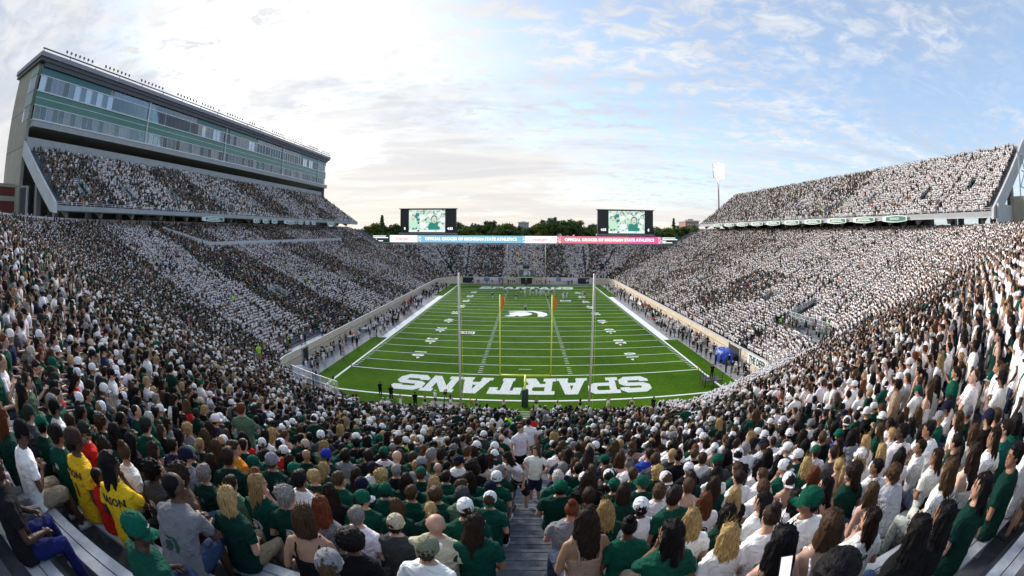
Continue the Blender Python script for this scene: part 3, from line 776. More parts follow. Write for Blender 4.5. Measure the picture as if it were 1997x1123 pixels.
def cap_mesh(beanie=False):
    mb = MB(); n = 16
    pr = [(0.0965, -0.01), (0.0985, 0.02), (0.096, 0.055), (0.084, 0.088), (0.058, 0.113), (0.022, 0.124), (0.006, 0.126)]
    if beanie: pr = [(0.094, -0.03), (0.102, -0.02), (0.102, 0.012), (0.098, 0.018), (0.097, 0.06), (0.084, 0.098), (0.055, 0.125), (0.02, 0.137), (0.005, 0.138)]
    o = len(mb.v)
    for i, (r, z) in enumerate(pr):
        for k in range(n):
            a = 2*math.pi*k/n
            sc = 1.0 if beanie or k % 2 == 0 else 1.012
            mb.v.append((r*0.93*math.cos(a)*sc, -0.010+r*1.10*math.sin(a)*sc, z+0.008))
    for i in range(len(pr)-1):
        for k in range(n):
            a, b = o+i*n+k, o+i*n+(k+1) % n; mb.f.append((a, b, b+n, a+n))
    mb.f.append(tuple(o+(len(pr)-1)*n+k for k in range(n)))
    if not beanie: ball(mb, (0, -0.01, 0.134), (0.009, 0.009, 0.005), None, 6, 4)
    me = mb.mesh('cap', P_CLOTH, True)
    return me
CAPM = cap_mesh(); BEANIE = cap_mesh(True)
def brim_mesh():
    mb = MB(); q = 0; m_ = 9
    for lay, dz in ((0, 0.0), (1, -0.006)):
        for i in range(3):
            for k in range(m_):
                t = -1+2*k/(m_-1); rr = (0.0, 0.045, 0.078)[i]*(1-0.35*t*t)
                x = t*0.078; y = -0.010+1.10*0.0965*math.sqrt(max(0, 1-(x/0.0905)**2))*0.97+rr
                mb.v.append((x, y, 0.004-0.022*t*t-0.18*rr+dz))
    for lay in (0, 1):
        for i in range(2):
            for k in range(m_-1):
                a = q+lay*27+i*m_+k; f = (a, a+1, a+1+m_, a+m_); mb.f.append(f if lay else f[::-1])
    for k in range(m_-1):
        a = q+2*m_+k; mb.f.append((a, a+1, a+28, a+27))
    return mb.mesh('brim', P_CLOTH, True)
BRIMM = brim_mesh()
def cap_emblem():
    """small crested badge stitched on the front of a cap"""
    mb = MB(); pts = [(-0.022, -0.012), (-0.008, -0.018), (0.012, -0.016), (0.02, 0.0), (0.022, 0.014), (0.008, 0.022), (-0.012, 0.02), (-0.02, 0.006)]
    mb.poly([(x, 0.101-0.35*(z+0.02)-x*x*3, 0.052+z) for x, z in pts][::-1]); return mb.mesh('cap_emblem', P_CLOTH)
CAPE = cap_emblem()

# ------------------------------------------------------------------ spectators
SKIN = {'lt': [(0.52, 0.31, 0.22), (0.47, 0.28, 0.20), (0.55, 0.34, 0.26), (0.42, 0.24, 0.16)], 'md': [(0.27, 0.14, 0.085), (0.32, 0.18, 0.11), (0.22, 0.115, 0.07)], 'dk': [(0.075, 0.038, 0.024), (0.11, 0.055, 0.034), (0.055, 0.028, 0.018)]}
HAIRC = {'black': (0.007, 0.006, 0.007), 'dark': (0.020, 0.012, 0.009), 'brown': (0.060, 0.034, 0.018), 'blonde': (0.33, 0.22, 0.095), 'auburn': (0.11, 0.032, 0.013), 'grey': (0.20, 0.19, 0.18), 'white': (0.52, 0.50, 0.46)}
TOPC = {'green': (0.006, 0.062, 0.042), 'dgreen': (0.006, 0.034, 0.025), 'pgreen': (0.085, 0.165, 0.095), 'teal': (0.01, 0.10, 0.08), 'white': (0.84, 0.82, 0.83), 'black': (0.010, 0.010, 0.012), 'grey': (0.19, 0.195, 0.21),
        'charcoal': (0.055, 0.057, 0.065), 'navy': (0.018, 0.024, 0.06), 'cream': (0.60, 0.55, 0.43), 'yellow': (0.72, 0.46, 0.02), 'red': (0.55, 0.022, 0.016), 'orange': (0.75, 0.25, 0.02), 'blue': (0.02, 0.05, 0.35),
        'tan': (0.36, 0.24, 0.17), 'brown': (0.09, 0.05, 0.035), 'lime': (0.38, 0.85, 0.03), 'pattern': (0.42, 0.46, 0.50), 'pink': (0.75, 0.08, 0.25)}
CAPC = {'green': (0.006, 0.085, 0.055), 'greens': (0.006, 0.10, 0.065), 'white': (0.74, 0.74, 0.75), 'white2': (0.76, 0.76, 0.76), 'bwhite': (0.76, 0.76, 0.78), 'grey': (0.22, 0.22, 0.24), 'charcoal': (0.06, 0.062, 0.07), 'black': (0.010, 0.010, 0.012),
        'dark': (0.02, 0.03, 0.025), 'brown': (0.045, 0.025, 0.02), 'navy': (0.010, 0.014, 0.035), 'beige': (0.46, 0.40, 0.31), 'camo': (0.16, 0.22, 0.17), 'camog': (0.20, 0.22, 0.14), 'blue': (0.02, 0.04, 0.35), 'lime': (0.55, 0.95, 0.03)}
CAPWORD = {'greens': 'green', 'white2': 'white', 'bwhite': 'backward white', 'camog': 'olive', 'camo': 'camouflage', 'dark': 'dark green', 'black': 'black', 'lime': 'lime'}
TOPWORD = {'dgreen': 'dark green', 'pgreen': 'pale green', 'pattern': 'patterned', 'charcoal': 'charcoal'}
PANTC = [(0.03, 0.05, 0.11), (0.045, 0.06, 0.10), (0.012, 0.012, 0.014), (0.28, 0.23, 0.16), (0.55, 0.54, 0.52), (0.10, 0.10, 0.11), (0.02, 0.03, 0.06)]
ORD = ['zeroth', 'first', 'second', 'third', 'fourth', 'fifth', 'sixth', 'seventh', 'eighth', 'ninth', 'tenth', 'eleventh', 'twelfth', 'thirteenth', 'fourteenth', 'fifteenth', 'sixteenth', 'seventeenth', 'eighteenth', 'nineteenth', 'twentieth']
def ordw(n):
    if n <= 20: return ORD[n]
    return {2: 'twenty', 3: 'thirty', 4: 'forty'}.get(n//10, 'fifty')+('-'+ORD[n % 10] if n % 10 else '')
def jit(c, a=0.12, r=rnd):
    k = 1+r.uniform(-a, a); return tuple(min(0.88, x*k*(1+r.uniform(-0.05, 0.05))) for x in c)
def row_y(d, x): return -9-d+max(0.0, abs(x)-w_of(d))*T24
FGTXT = """
57 -3.61 1.0 buzzblack black dk S5r bluepants
56 3.36 1.0 longblack dgreen lt S1l
56 2.77 1.0 longblack black md S1
56 -4.61 1.0 capblack white dk S6
56 2.39 1.05 longblack black md S1
56 4.16 1.0 shortblack dgreen md S1l LETTERS2
56 -6.29 1.0 capgreen dgreen dk S1r
56 1.58 1.1 afro black dk SP phone
56 -2.39 1.0 capgreen green dk S5r
55 -3.94 0.9 buzzblack red dk S1k boy
55 4.92 1.0 longdark white md S1l
55 -6.49 1.0 longblack dgreen dk S1
55 2.61 0.94 longdark white lt S4l
55 -1.23 1.0 capgrey grey lt S1
55 3.82 1.03 longbrown white lt S1
55 2.08 1.1 bobbrown tankwhite lt S1
55 -3.56 1.1 braids yellow dk S4r yellow
55 -4.33 1.1 capbrown yellow dk S1 MASON
55 -2.8 1.1 buzzblack grey dk S2r
55 1.66 1.1 longblack tankgreen lt S1
54 3.85 0.9 curlybrown pattern lt S2l
54 3.32 0.9 longbrown tankwhite lt S1
54 -1.37 0.9 afro black dk S1
54 4.55 0.9 longdark white md S1l
54 -6.21 1.0 capblack white md S1
54 6.07 1.0 capnavy black lt S1
54 6.92 1.0 bigbrown white md S1
54 1.61 0.95 longblonde white lt S1
54 5.56 0.97 longbrown white lt S1
54 -0.76 0.98 capcamog white lt S1
54 -2.6 1.04 bobblonde dgreen lt S1
54 1.99 1.05 bundark white lt S1
54 -1.76 1.08 bobbrown tankblack lt S1
54 1.09 1.09 longblack green md S4l
54 2.4 1.1 capgreen white md S1l
54 -3.24 1.1 curlydark tankbrown dk S1
53 -3.12 0.9 shortdark pgreen lt S1 emblem
53 4.08 0.9 shortblack white md S1l
53 -5.01 0.9 bigblack black dk S1
53 2.79 0.9 longblack white lt S1
53 -1.21 0.9 capbeige charcoal lt S1
53 -3.54 0.9 fullgrey dgreen lt S1
53 5.1 0.9 shortdark white md S3l
53 6.63 1.0 capgrey dgreen lt S1 num
53 -1.59 0.92 shortgrey white lt S1 WHEN
53 3.2 0.92 longblack tankblack lt S1l
53 0.92 0.92 bunblack green dk S1
53 1.95 0.93 longblack dgreen lt S1
53 7.03 1.0 shortblonde grey lt S1
53 -5.78 1.0 curlybrown dgreen lt S3r
53 -0.83 0.95 bald cream lt S1 big
53 -1.97 0.95 longauburn grey lt S1
53 -5.4 0.96 bigblack teal dk S1
53 -6.54 1.0 braids green dk S1
53 1.53 0.96 longblonde white lt S1
53 2.34 0.96 longblack white lt S1l
53 -2.35 0.98 curlygrey dgreen lt S1r
53 6.25 0.91 shortbrown tan lt S1
53 -0.45 1.01 longdark green md S1r
53 -2.74 1.02 longblonde green lt S4
53 5.61 1.06 shortblack white md S2l
52 -4.03 0.9 longdark black lt S3
52 -1.4 0.9 bobbrown dgreen lt S1l
52 -3.26 0.9 bobauburn dgreen lt S1
52 4.93 0.9 longblonde white lt S1
53 7.5 1.0 caplime white lt S1
52 2.75 0.9 fullbrown white lt S1
52 -1.01 0.9 ponyblonde dgreen lt S1
52 2.37 0.9 longblonde black lt S1
52 -4.42 0.9 capcamo dgreen lt S3r
52 3.57 0.9 longauburn white lt S1
52 -6.15 1.0 buzzblack black dk S1
52 1.98 0.91 longauburn white lt S1
52 3.14 0.92 capbwhite tankwhite lt S1
52 4.01 0.92 ponyblonde tanktan lt S1
52 -4.8 0.92 shortdark navy lt S1
52 -1.78 0.93 capgreen green lt S1r
52 1.22 0.94 capwhite white dk S1 emblem
52 4.45 0.94 capwhite2 white lt S1
52 -2.18 0.95 longdark black lt S1
52 0.45 0.96 bunauburn grey lt S5
52 -0.63 0.97 capwhite green lt S1
52 0.83 0.97 longblonde dgreen lt S1
53 0.54 1.1 longdark tanktan md S1
52 6.0 0.92 longblack white dk S1
51 -4.86 0.9 ponyblonde dgreen lt S1
51 -0.45 0.9 capbwhite green lt S1
51 3.17 0.9 shortbrown white lt S1
52 -2.59 1.03 shortblack white md S3
51 -5.82 0.9 longbrown black lt S1r
51 1.63 0.9 fullbrown white lt S1 emblem
51 3.94 0.9 longblonde green lt S1
51 -3.77 0.9 capgreen green lt S1r
51 -1.42 0.9 shortbrown green lt S1
52 1.6 1.06 shortdark green md S1r
51 -1.74 0.9 capgreen green lt S1
51 -2.74 0.9 shortblonde dgreen lt S1r
52 -5.41 1.08 capdark green lt S1
52 5.38 1.1 shortblack white dk S1l
51 2.4 0.91 longdark dgreen lt S1
51 -2.07 0.92 capnavy dgreen md S1
52 -3.65 1.1 shortdark dgreen md S1
51 5.95 0.9 shortblonde white lt S1
51 -1.1 0.94 shortbrown green lt S1 big
51 -3.07 0.95 capgreens dgreen lt S1
51 2.02 0.95 shortbrown tankwhite lt S1
51 -2.4 0.95 shortbrown green lt S1
51 4.5 0.96 shortdark charcoal lt S1
51 3.56 0.96 capbwhite green lt S4l
51 -0.77 0.97 capcharcoal pgreen lt S1
51 2.79 0.97 shortdark white lt S1
51 0.74 0.97 shortdark black md S1
51 5.24 0.98 longblonde white lt S1
50 -3.99 0.9 capblack green lt S1
51 -4.49 0.99 longbrown dgreen lt S1
50 -0.5 0.9 capnavy green lt S1
50 3.5 0.9 longblack white lt S1
50 -3.55 0.9 longdark dgreen lt S3
50 3.12 0.9 shortbrown green lt S1
51 -3.42 1.02 capgrey dgreen lt S1
50 4.27 0.9 capwhite green lt S1l
50 -2.94 0.9 longblonde green lt S1r
50 1.21 0.9 capgreen dgreen lt S1
50 0.45 0.9 capgreen dgreen lt S1 big
50 3.89 0.9 longblack black lt S1
50 2.35 0.9 longdark dgreen md S1
50 4.66 0.9 capgreen white lt S1
50 -2.42 0.91 longdark dgreen lt S1
50 1.59 0.92 capgreen dgreen lt S1l
50 -1.65 0.92 longdark dgreen lt S1
50 -0.88 0.93 shortbrown dgreen lt S1r
50 -1.27 0.93 longblonde green lt S1
51 -4.12 1.09 shortbrown orange lt S1r
50 2.74 0.94 longblack white lt S1
50 1.97 0.95 capbwhite white lt S1
50 -2.04 0.95 curlyblonde green lt S1
49 0.87 0.9 capwhite dgreen lt S1
49 -1.62 0.9 capgreen dgreen lt S1
49 -1.23 0.9 shortdark green lt S1
49 -2.4 0.9 capnavy white lt S1
49 -0.46 0.9 beaniewhite green lt S1
49 -4.09 0.9 capwhite red lt S1
49 2.58 0.9 capwhite black lt S1
49 -0.85 0.9 longdark green lt S1
49 4.09 0.9 bigblack white md S1
49 1.25 0.9 capbwhite black lt S1 LETTERS
49 -2.0 0.9 shortgrey black lt S1
49 -3.62 0.9 bald dgreen md S1
49 2.02 0.91 curlyblonde dgreen lt S1
49 0.48 0.93 fullwhite green lt S1
50 0.83 1.07 longdark black lt S1
49 1.64 0.95 shortbrown green lt S1
48 -0.83 0.9 shortdark green lt S1
48 -1.86 0.9 shortblonde green lt S1
48 -1.47 0.9 bald dgreen lt S1
48 -0.45 0.9 shortgrey dgreen lt S1
48 1.12 0.9 shortbrown dgreen lt S1
49 -3.22 0.99 capblue dgreen md S1
47 -1.82 0.9 longblonde black lt S1
48 0.62 0.99 shortgrey navy lt S1
"""
def parse_head(h):
    if h.startswith('cap'): return ('short', None, h[3:])
    if h.startswith('beanie'): return ('short', None, 'beanie')
    if h == 'bald': return (None, None, None)
    if h == 'braids': return ('braids', 'black', None)
    if h == 'afro': return ('afro', 'black', None)
    for st in ('short', 'full', 'buzz', 'curly', 'long', 'big', 'bob', 'pony', 'bun'):
        if h.startswith(st): return (st, h[len(st):], None)
    raise ValueError(h)
HAIRPH = {'short': 'short {} hair', 'full': 'thick {} hair', 'buzz': 'cropped {} hair', 'curly': 'curly {} hair', 'long': 'long {} hair', 'wavy': 'long {} hair', 'big': 'big {} hair', 'bob': '{} bob', 'pony': '{} ponytail', 'bun': '{} bun', 'braids': 'long {} braids', 'afro': 'round {} afro'}
CAPDK = mat('cap_print', (0.008, 0.06, 0.04), 0.7)
def make_person(pos, rz, sc, spec, r=rnd):
    """spec: dict hair, hairc, cap, top, tank, skin, pose, legs"""
    P = POSE[spec['pose']]; wx = spec.get('wx', 1.0)
    b = link('person', P['body'], None, pos, (0, 0, rz)); b.scale = (sc*wx, sc*(0.5+0.5*wx), sc)
    sk = jit(r.choice(SKIN[spec['skin']]), 0.1, r); b.color = (*sk, 1)
    t = link('shirt', P['tank' if spec.get('tank') else 'tee'], b); t.color = (*jit(TOPC[spec['top']], 0.14, r), 1)
    lg = spec.get('legs') or ('shorts' if r.random() < 0.55 else 'trousers')
    p = link(lg, P[lg], b); p.color = (*spec.get('legc', jit(r.choice(PANTC), 0.1, r)), 1)
    fc = (*jit(r.choice([(0.6, 0.6, 0.6), (0.05, 0.05, 0.06), (0.3, 0.3, 0.3)]), 0.1, r), 1)
    for q in ('shoe1', 'shoe-1'): f = link('shoe', P[q], b); f.color = fc
    if spec['hair']:
        hm = HAIR[spec['hair']]; h = link('hair', hm, b); M = P['MH'] @ Matrix.Diagonal((r.uniform(0.97, 1.05), r.uniform(0.97, 1.06), r.uniform(0.97, 1.04), 1))
        h.matrix_local = M; h.color = (*jit(HAIRC[spec['hairc']], 0.25, r), 1)
    if spec['cap']:
        c = spec['cap']; me = BEANIE if c == 'beanie' else CAPM
        k = link('beanie' if c == 'beanie' else 'cap', me, b)
        back = c == 'bwhite'
        k.matrix_local = P['MH'] @ Matrix.Rotation(math.pi if back else r.uniform(-0.1, 0.1), 4, 'Z') @ Matrix.Rotation(r.uniform(-0.08, 0.08), 4, 'X')
        k.color = (*jit(CAPC.get(c, (0.72, 0.72, 0.72)), 0.08, r), 1)
        if c != 'beanie':
            bm_ = link('brim', BRIMM, k); bm_.color = k.color if r.random() < 0.6 else (*r.choice([(0.006, 0.06, 0.04), (0.012, 0.012, 0.014), (0.5, 0.5, 0.5)]), 1)
            if r.random() < 0.7:
                em = link('cap_emblem', CAPE, k); em.color = (0.7, 0.7, 0.7, 1) if sum(k.color[:3]) < 0.9 else (0.006, 0.06, 0.04, 1)
    return b
from mathutils.bvhtree import BVHTree
_bvh = {}
def back_print(person, me, z, slot_mat, x=0.0, name='lettering'):
    """lays flat lettering onto the back of a shirt"""
    sh = [c for c in person.children if c.name.startswith('shirt')][0]
    key = sh.data.name
    if key not in _bvh: _bvh[key] = BVHTree.FromPolygons([v.co.copy() for v in sh.data.vertices], [tuple(p.vertices) for p in sh.data.polygons])
    bm = bmesh.new(); bm.from_mesh(me)
    bmesh.ops.triangulate(bm, faces=bm.faces); bmesh.ops.subdivide_edges(bm, edges=[e for e in bm.edges if e.calc_length() > 0.02], cuts=2)
    for v in bm.verts:
        q = Vector((-(v.co.x)*-1+x, -1.0, v.co.y+z)); hit = _bvh[key].ray_cast(q, Vector((0, 1, 0)))
        yy = hit[0].y-0.006 if hit[0] is not None else -0.13
        v.co = Vector((q.x, yy, q.z))
    out = bpy.data.meshes.new(name); bm.to_mesh(out); bm.free(); out.materials.clear(); out.materials.append(slot_mat)
    return link(name, out, sh)
M_INK = mat('shirt_ink_black', (0.012, 0.012, 0.014), 0.8); M_INKG = mat('shirt_ink_green', (0.012, 0.06, 0.04), 0.8); M_INKW = mat('shirt_ink_white', (0.55, 0.55, 0.55), 0.8); M_INKP = mat('shirt_ink_pale_green', (0.06, 0.16, 0.11), 0.8)
HAIRCOLS = ['dark']*44+['brown']*28+['blonde']*10+['black']*14+['grey']*6+['auburn']*4+['white']*2
def white_prob(x, y, u, d, deck=False):
    ax = abs(x)
    if deck:
        if x < 0:
            return 0.62 if any(a < y < b for a, b in ((8, 30), (46, 68), (85, 104), (120, 140))) else 0.12
        return 0.86 if y < 42 else 0.38 if y < 57 else 0.66 if y < 70 else 0.46
    if y > 110 and u > 4.2:
        if u > 4.9: return 0.72 if any(a < x < b for a, b in ((-34, -22), (-9, 7), (16, 27))) else 0.22
        return 0.62 if (u*4) % 2 < 1 else 0.28
    if u >= 2.0:
        if x < 0:
            if y < -13: return 0.50
            for a, b, w in ((-13, 3, 0.13), (3, 17.8, 0.86), (17.8, 35.5, 0.08), (35.5, 55, 0.74), (55, 73, 0.14), (73, 92, 0.66), (92, 120, 0.25)):
                if a <= y < b: return w
            return 0.3
        if d < 22 and 28 < y < 44 and d > (44-y)*0.6: return 0.3
        return 0.88 if y < 50 else 0.66 if y < 66 else 0.42 if y < 82 else 0.60
    if x > 0:
        if x > 6.5+max(0, 36-d)*0.4: return 0.84
        if d < 9 and x > 12: return 0.85
        return 0.40 if x > 3 and d > 24 else 0.30 if x > 4 else 0.14
    if d < 12 and x < -3: return 0.62
    return 0.13 if x > -9 else 0.34
def stands_up(x, y, u, d, deck, r):
    if deck: return r.random() < (0.75 if x > 0 else 0.3)
    if x > 0:
        if u >= 2.0 and y < 108: return r.random() < 0.86
        if x > 6.5+max(0, 36-d)*0.4: return r.random() < 0.86
        if d < 9 and x > 12: return True
    if d > 46.5: return r.random() < 0.3
    return r.random() < 0.02 if d > 20 else r.random() < 0.06
def rand_spec(x, y, u, d, up, r):
    w = white_prob(x, y, u, d)
    q = r.random()
    if q < w: top = 'white'
    else:
        top = r.choice(['green']*9+['dgreen']*9+['black']*5+['charcoal']*3+['grey']*3+['navy']*2+['teal', 'tan', 'red', 'yellow', 'blue', 'cream', 'pgreen'])
    sk = r.choice(['lt']*15+['md']*4+['dk']*3); fem = r.random() < 0.48
    hc = r.choice(HAIRCOLS) if sk == 'lt' else r.choice(['black', 'dark'])
    if fem: hair = r.choice(['long']*5+['wavy']*4+['bob']*2+['pony']*3+['bun', 'big'])
    else: hair = r.choice(['short']*6+['full', 'buzz', 'curly'])
    cap = None
    if not fem and r.random() < 0.42: cap = r.choice(['green', 'white', 'bwhite', 'green', 'grey', 'black', 'navy', 'beige', 'dark']); hair = 'short'
    if fem and r.random() < 0.06: cap = 'white'; hair = 'pony'
    if not fem and not cap and r.random() < 0.05: hair = None
    pose = r.choice(['T1', 'T2', 'T3', 'T5', 'T1', 'T3']) if up else r.choice(['S1']*4+['S1r', 'S1l', 'S1s', 'S1s', 'S3', 'S5', 'S6', 'S4r', 'S4l', 'S2r'])
    return dict(hair=hair, hairc=hc, cap=cap, top=top, tank=fem and r.random() < 0.16, skin=sk, pose=pose, wx=r.uniform(0.88, 0.97) if fem else r.uniform(0.98, 1.12))

# seats along every row
def walk(pts, step, r, jitter=0.06):
    """positions every step along a polyline of (x, y, nx, ny, u)"""
    out = []; carry = r.uniform(0.2, 0.5)
    for a, b in zip(pts, pts[1:]):
        L = math.hypot(b[0]-a[0], b[1]-a[1])
        if L < 1e-6: continue
        s = carry
        while s < L:
            f = min(1, max(0, (s+r.uniform(-jitter, jitter))/L))
            out.append(tuple(a[k]+(b[k]-a[k])*f for k in range(5))); s += step
        carry = s-L
    return out
AISLE_U = [1.0-0.02, 1.36, 1.72, 2.1, 2.5, 2.9]+[3+k/14 for k in range(1, 14)]+[4.2, 4.45, 4.7, 4.95]
def in_aisle(x, u, d):
    if abs(x) < 0.62 and u < 1: return True
    if d > 33 and u < 1.05: return False
    ln = {0: 8, 1: 22, 2: 12+d*1.1, 3: 100, 4: 16+d*1.5, 5: 21.7}[min(5, int(u))]
    return any(abs(u-a)*ln < 0.46 for a in AISLE_U if int(a) == int(u))
rs = random.Random(5)
FG = {}
for ln in FGTXT.strip().splitlines():
    p = ln.split(); FG.setdefault(int(p[0]), []).append((float(p[1]), float(p[2]), p[3], p[4], p[5], p[6], p[7:]))
seats = []          # (x, y, z, rz, u, d, j)
for j in range(1, NROW):
    d = D0+TREAD*j; h = row_half(round(d, 4)); z = floor_z(d)
    for s in (1, -1):
        for x, y, nx, ny, u in walk(h, 0.455, rs):
            if d > dmax_at(u)-0.3: continue
            x *= s; nx *= s
            if y < -47.5: continue
            px, py = to_px((x, y, z+1.2))
            if not (-60 < px < 2060 and py < 1230): continue
            if (Vector((x, y, z+1.2))-EYE).length < 2.3: continue
            if y < -40 and abs(x) < 6.2 and j >= 49:
                continue                                        # placed one by one below
            if in_aisle(abs(x), u, d) or in_portal(x, y, d) or in_portal(x, y, d-0.5): continue
            if x < 0 and 27 < y < 104 and 34.6 < d < 35.9: continue
            if rs.random() < 0.025: continue
            jn = rs.uniform(-0.10, 0.10); seats.append((x+nx*jn, y+ny*jn, z, math.atan2(nx, -ny), u, d, j))
seats.sort(key=lambda s: (s[0]-EYE.x)**2+(s[1]-EYE.y)**2+(s[2]+1.2-EYE.z)**2)
UPN = {POSE[k]['tee'].name for k in POSE if not POSES[k]['sit']}
people = []         # (j, x, object, phrase)
def phrase(sp):
    if sp['cap']: a = ('white beanie' if sp['cap'] == 'beanie' else CAPWORD.get(sp['cap'], sp['cap'])+' cap')
    elif not sp['hair']: a = 'bald head'
    else: a = HAIRPH[sp['hair']].format(sp['hairc'])
    return 'person, %s, %s %s' % (a, TOPWORD.get(sp['top'], sp['top']), 'strap top' if sp.get('tank') else 'tee')
SPECIAL = {}
for j, lst in sorted(FG.items(), reverse=True):
    d = D0+TREAD*j
    for x, sc, hd, top, sk, pose, ex in lst:
        hair, hc, cap = parse_head(hd)
        if cap: hair, hc = 'short', rnd.choice(['dark', 'brown', 'dark']) if sk == 'lt' else 'black'
        if cap == 'white2': hair, hc = 'long', 'blonde'
        if hair == 'long' and rnd.random() < 0.45: hair = 'wavy'
        tank = top.startswith('tank')
        if tank: top = top[4:]
        sp = dict(hair=hair, hairc=hc, cap=cap, top=top, tank=tank, skin=sk, pose=pose if pose in POSE else {'S4': 'S4r', 'S1k': 'S1'}[pose], wx=1.0)
        if hair in ('long', 'wavy', 'bob', 'pony', 'bun', 'braids', 'big'): sp['wx'] = 0.92
        if 'big' in ex: sp['wx'] = 1.22
        if 'bluepants' in ex: sp['legs'] = 'trousers'; sp['legc'] = (0.012, 0.016, 0.09)
        scl = sc*rnd.uniform(0.99, 1.03)
        if 'boy' in ex: scl *= 0.86
        y = row_y(d, x); rz = math.atan2(math.copysign(math.sin(R(CH)), x), math.cos(R(CH))) if abs(x) > w_of(d) else 0.0
        o = make_person((x, y, floor_z(d)+ (0.42*(1-scl))), rz+rnd.uniform(-0.26, 0.26), scl, sp)
        people.append((j, x, o, phrase(sp)))
        for e in ex: SPECIAL[e+('2' if e in SPECIAL else '')] = o
N_IND = 300
auto = [s for s in seats if -20 < to_px((s[0], s[1], s[2]+1.1))[0] < 2015 and to_px((s[0], s[1], s[2]+1.1))[1] < 1140][:N_IND-len(people)-16]
aset = set(auto)
for x, y, z, rz, u, d, j in auto:
    up = stands_up(x, y, u, d, False, rs); sp = rand_spec(x, y, u, d, up, rs); scl = rs.uniform(0.93, 1.05)
    o = make_person((x, y, z+(0 if up else 0.42*(1-scl))), rz+rs.uniform(-0.3, 0.3), scl, sp, rs)
    people.append((j, x, o, phrase(sp)))
# the gaps between the listed people in the nearest rows
def add_gap(j, x):
    d = D0+TREAD*j; sp = rand_spec(x, -40, 0.5, d, False, rs); scl = rs.uniform(0.93, 1.02)
    y = row_y(d, x); rz = math.atan2(math.copysign(math.sin(R(CH)), x), math.cos(R(CH))) if abs(x) > w_of(d) else 0.0
    o = make_person((x, y, floor_z(d)+0.42*(1-scl)), rz+rs.uniform(-0.15, 0.15), scl, sp, rs); people.append((j, x, o, phrase(sp)))
for j in range(49, 59):
    xs = sorted(x for jj, x, o, ph in people if jj == j and abs(x) < 6.3)
    for sd in (-1, 1):
        e = [0.05]+sorted(abs(x) for x in xs if x*sd > 0)+[6.3]
        for a, b in zip(e, e[1:]):
            n = int((b-a)/0.43)-1
            if n < 0: continue
            if j >= 54 and a < 3.0: n = 0
            if j >= 56 and a < 3.4: a = 4.1; n = int((b-a)/0.43)-1
            for k in range(n): add_gap(j, sd*(a+(b-a)*(k+1)/(n+1)))
rows_near = sorted({p[0] for p in people}, reverse=True)
for j in rows_near:
    for sd, nm in ((-1, 'left'), (1, 'right')):
        row = sorted([p for p in people if p[0] == j and p[1]*sd > 0], key=lambda p: abs(p[1]))
        for k, (jj, x, o, ph) in enumerate(row):
            tag(o, '%s, %s nearest row, %s seat %s of stairs' % (ph, ordw(rows_near.index(j)+1), ordw(k+1), nm), 'person', 'spectators nearest the camera')
# prints on shirts
_pm = {}
rp = random.Random(12)
for jj, x, o, ph in people:
    if o in SPECIAL.values() or rp.random() > 0.34: continue
    sh = [c for c in o.children if c.name.startswith('shirt')][0]
    if 'strap' in ph: continue
    lum = sum(sh.color[:3]); dark = lum < 0.35; q = rp.randrange(3)
    mt = rp.choice((M_INKW, M_INKP)) if dark else rp.choice((M_INKG, M_INK)); up = sh.data.name in UPN; key = (sh.data.name, q, mt.name)
    if key not in _pm:
        zz = (0.88 if not up else 1.30)
        sz = (0.008, 0.011, 0.015)[q]; me = glyph_mesh(HEL[:2], sz, sz, mt); p = back_print(o, me, zz-(0.0, 0.05, 0.10)[q], mt, 0, 'printed_emblem')
        _pm[key] = p.data
    else: link('printed_emblem', _pm[key], sh)
def tprint(key, txt, size, z, mt, x=0.0, **k):
    if key in SPECIAL: back_print(SPECIAL[key], text_mesh(txt, size, **k), z, mt, x)
tprint('MASON', 'MASON', 0.095, 0.93, M_INK, bold=0.003); tprint('MASON', '11', 0.20, 0.76, M_INK, bold=0.006)
tprint('yellow', 'MASON', 0.095, 0.92, M_INK, bold=0.003)
tprint('WHEN', 'WHEN?', 0.055, 0.88, M_INK, bold=0.002); tprint('LETTERS', 'GH', 0.09, 0.9, M_INKW, bold=0.003)
tprint('num', '18', 0.2, 0.8, M_INKW, bold=0.006)
for key, size, mt, z in (('emblem', 0.028, M_INKG, 0.80), ('emblem2', 0.011, M_INK, 0.86), ('emblem22', 0.011, M_INK, 0.86)):
    if key in SPECIAL:
        for pts in HEL: back_print(SPECIAL[key], glyph_mesh([pts], size, size, mt), z, mt, 0, 'printed_emblem')
if 'emblem2' in SPECIAL:
    pass

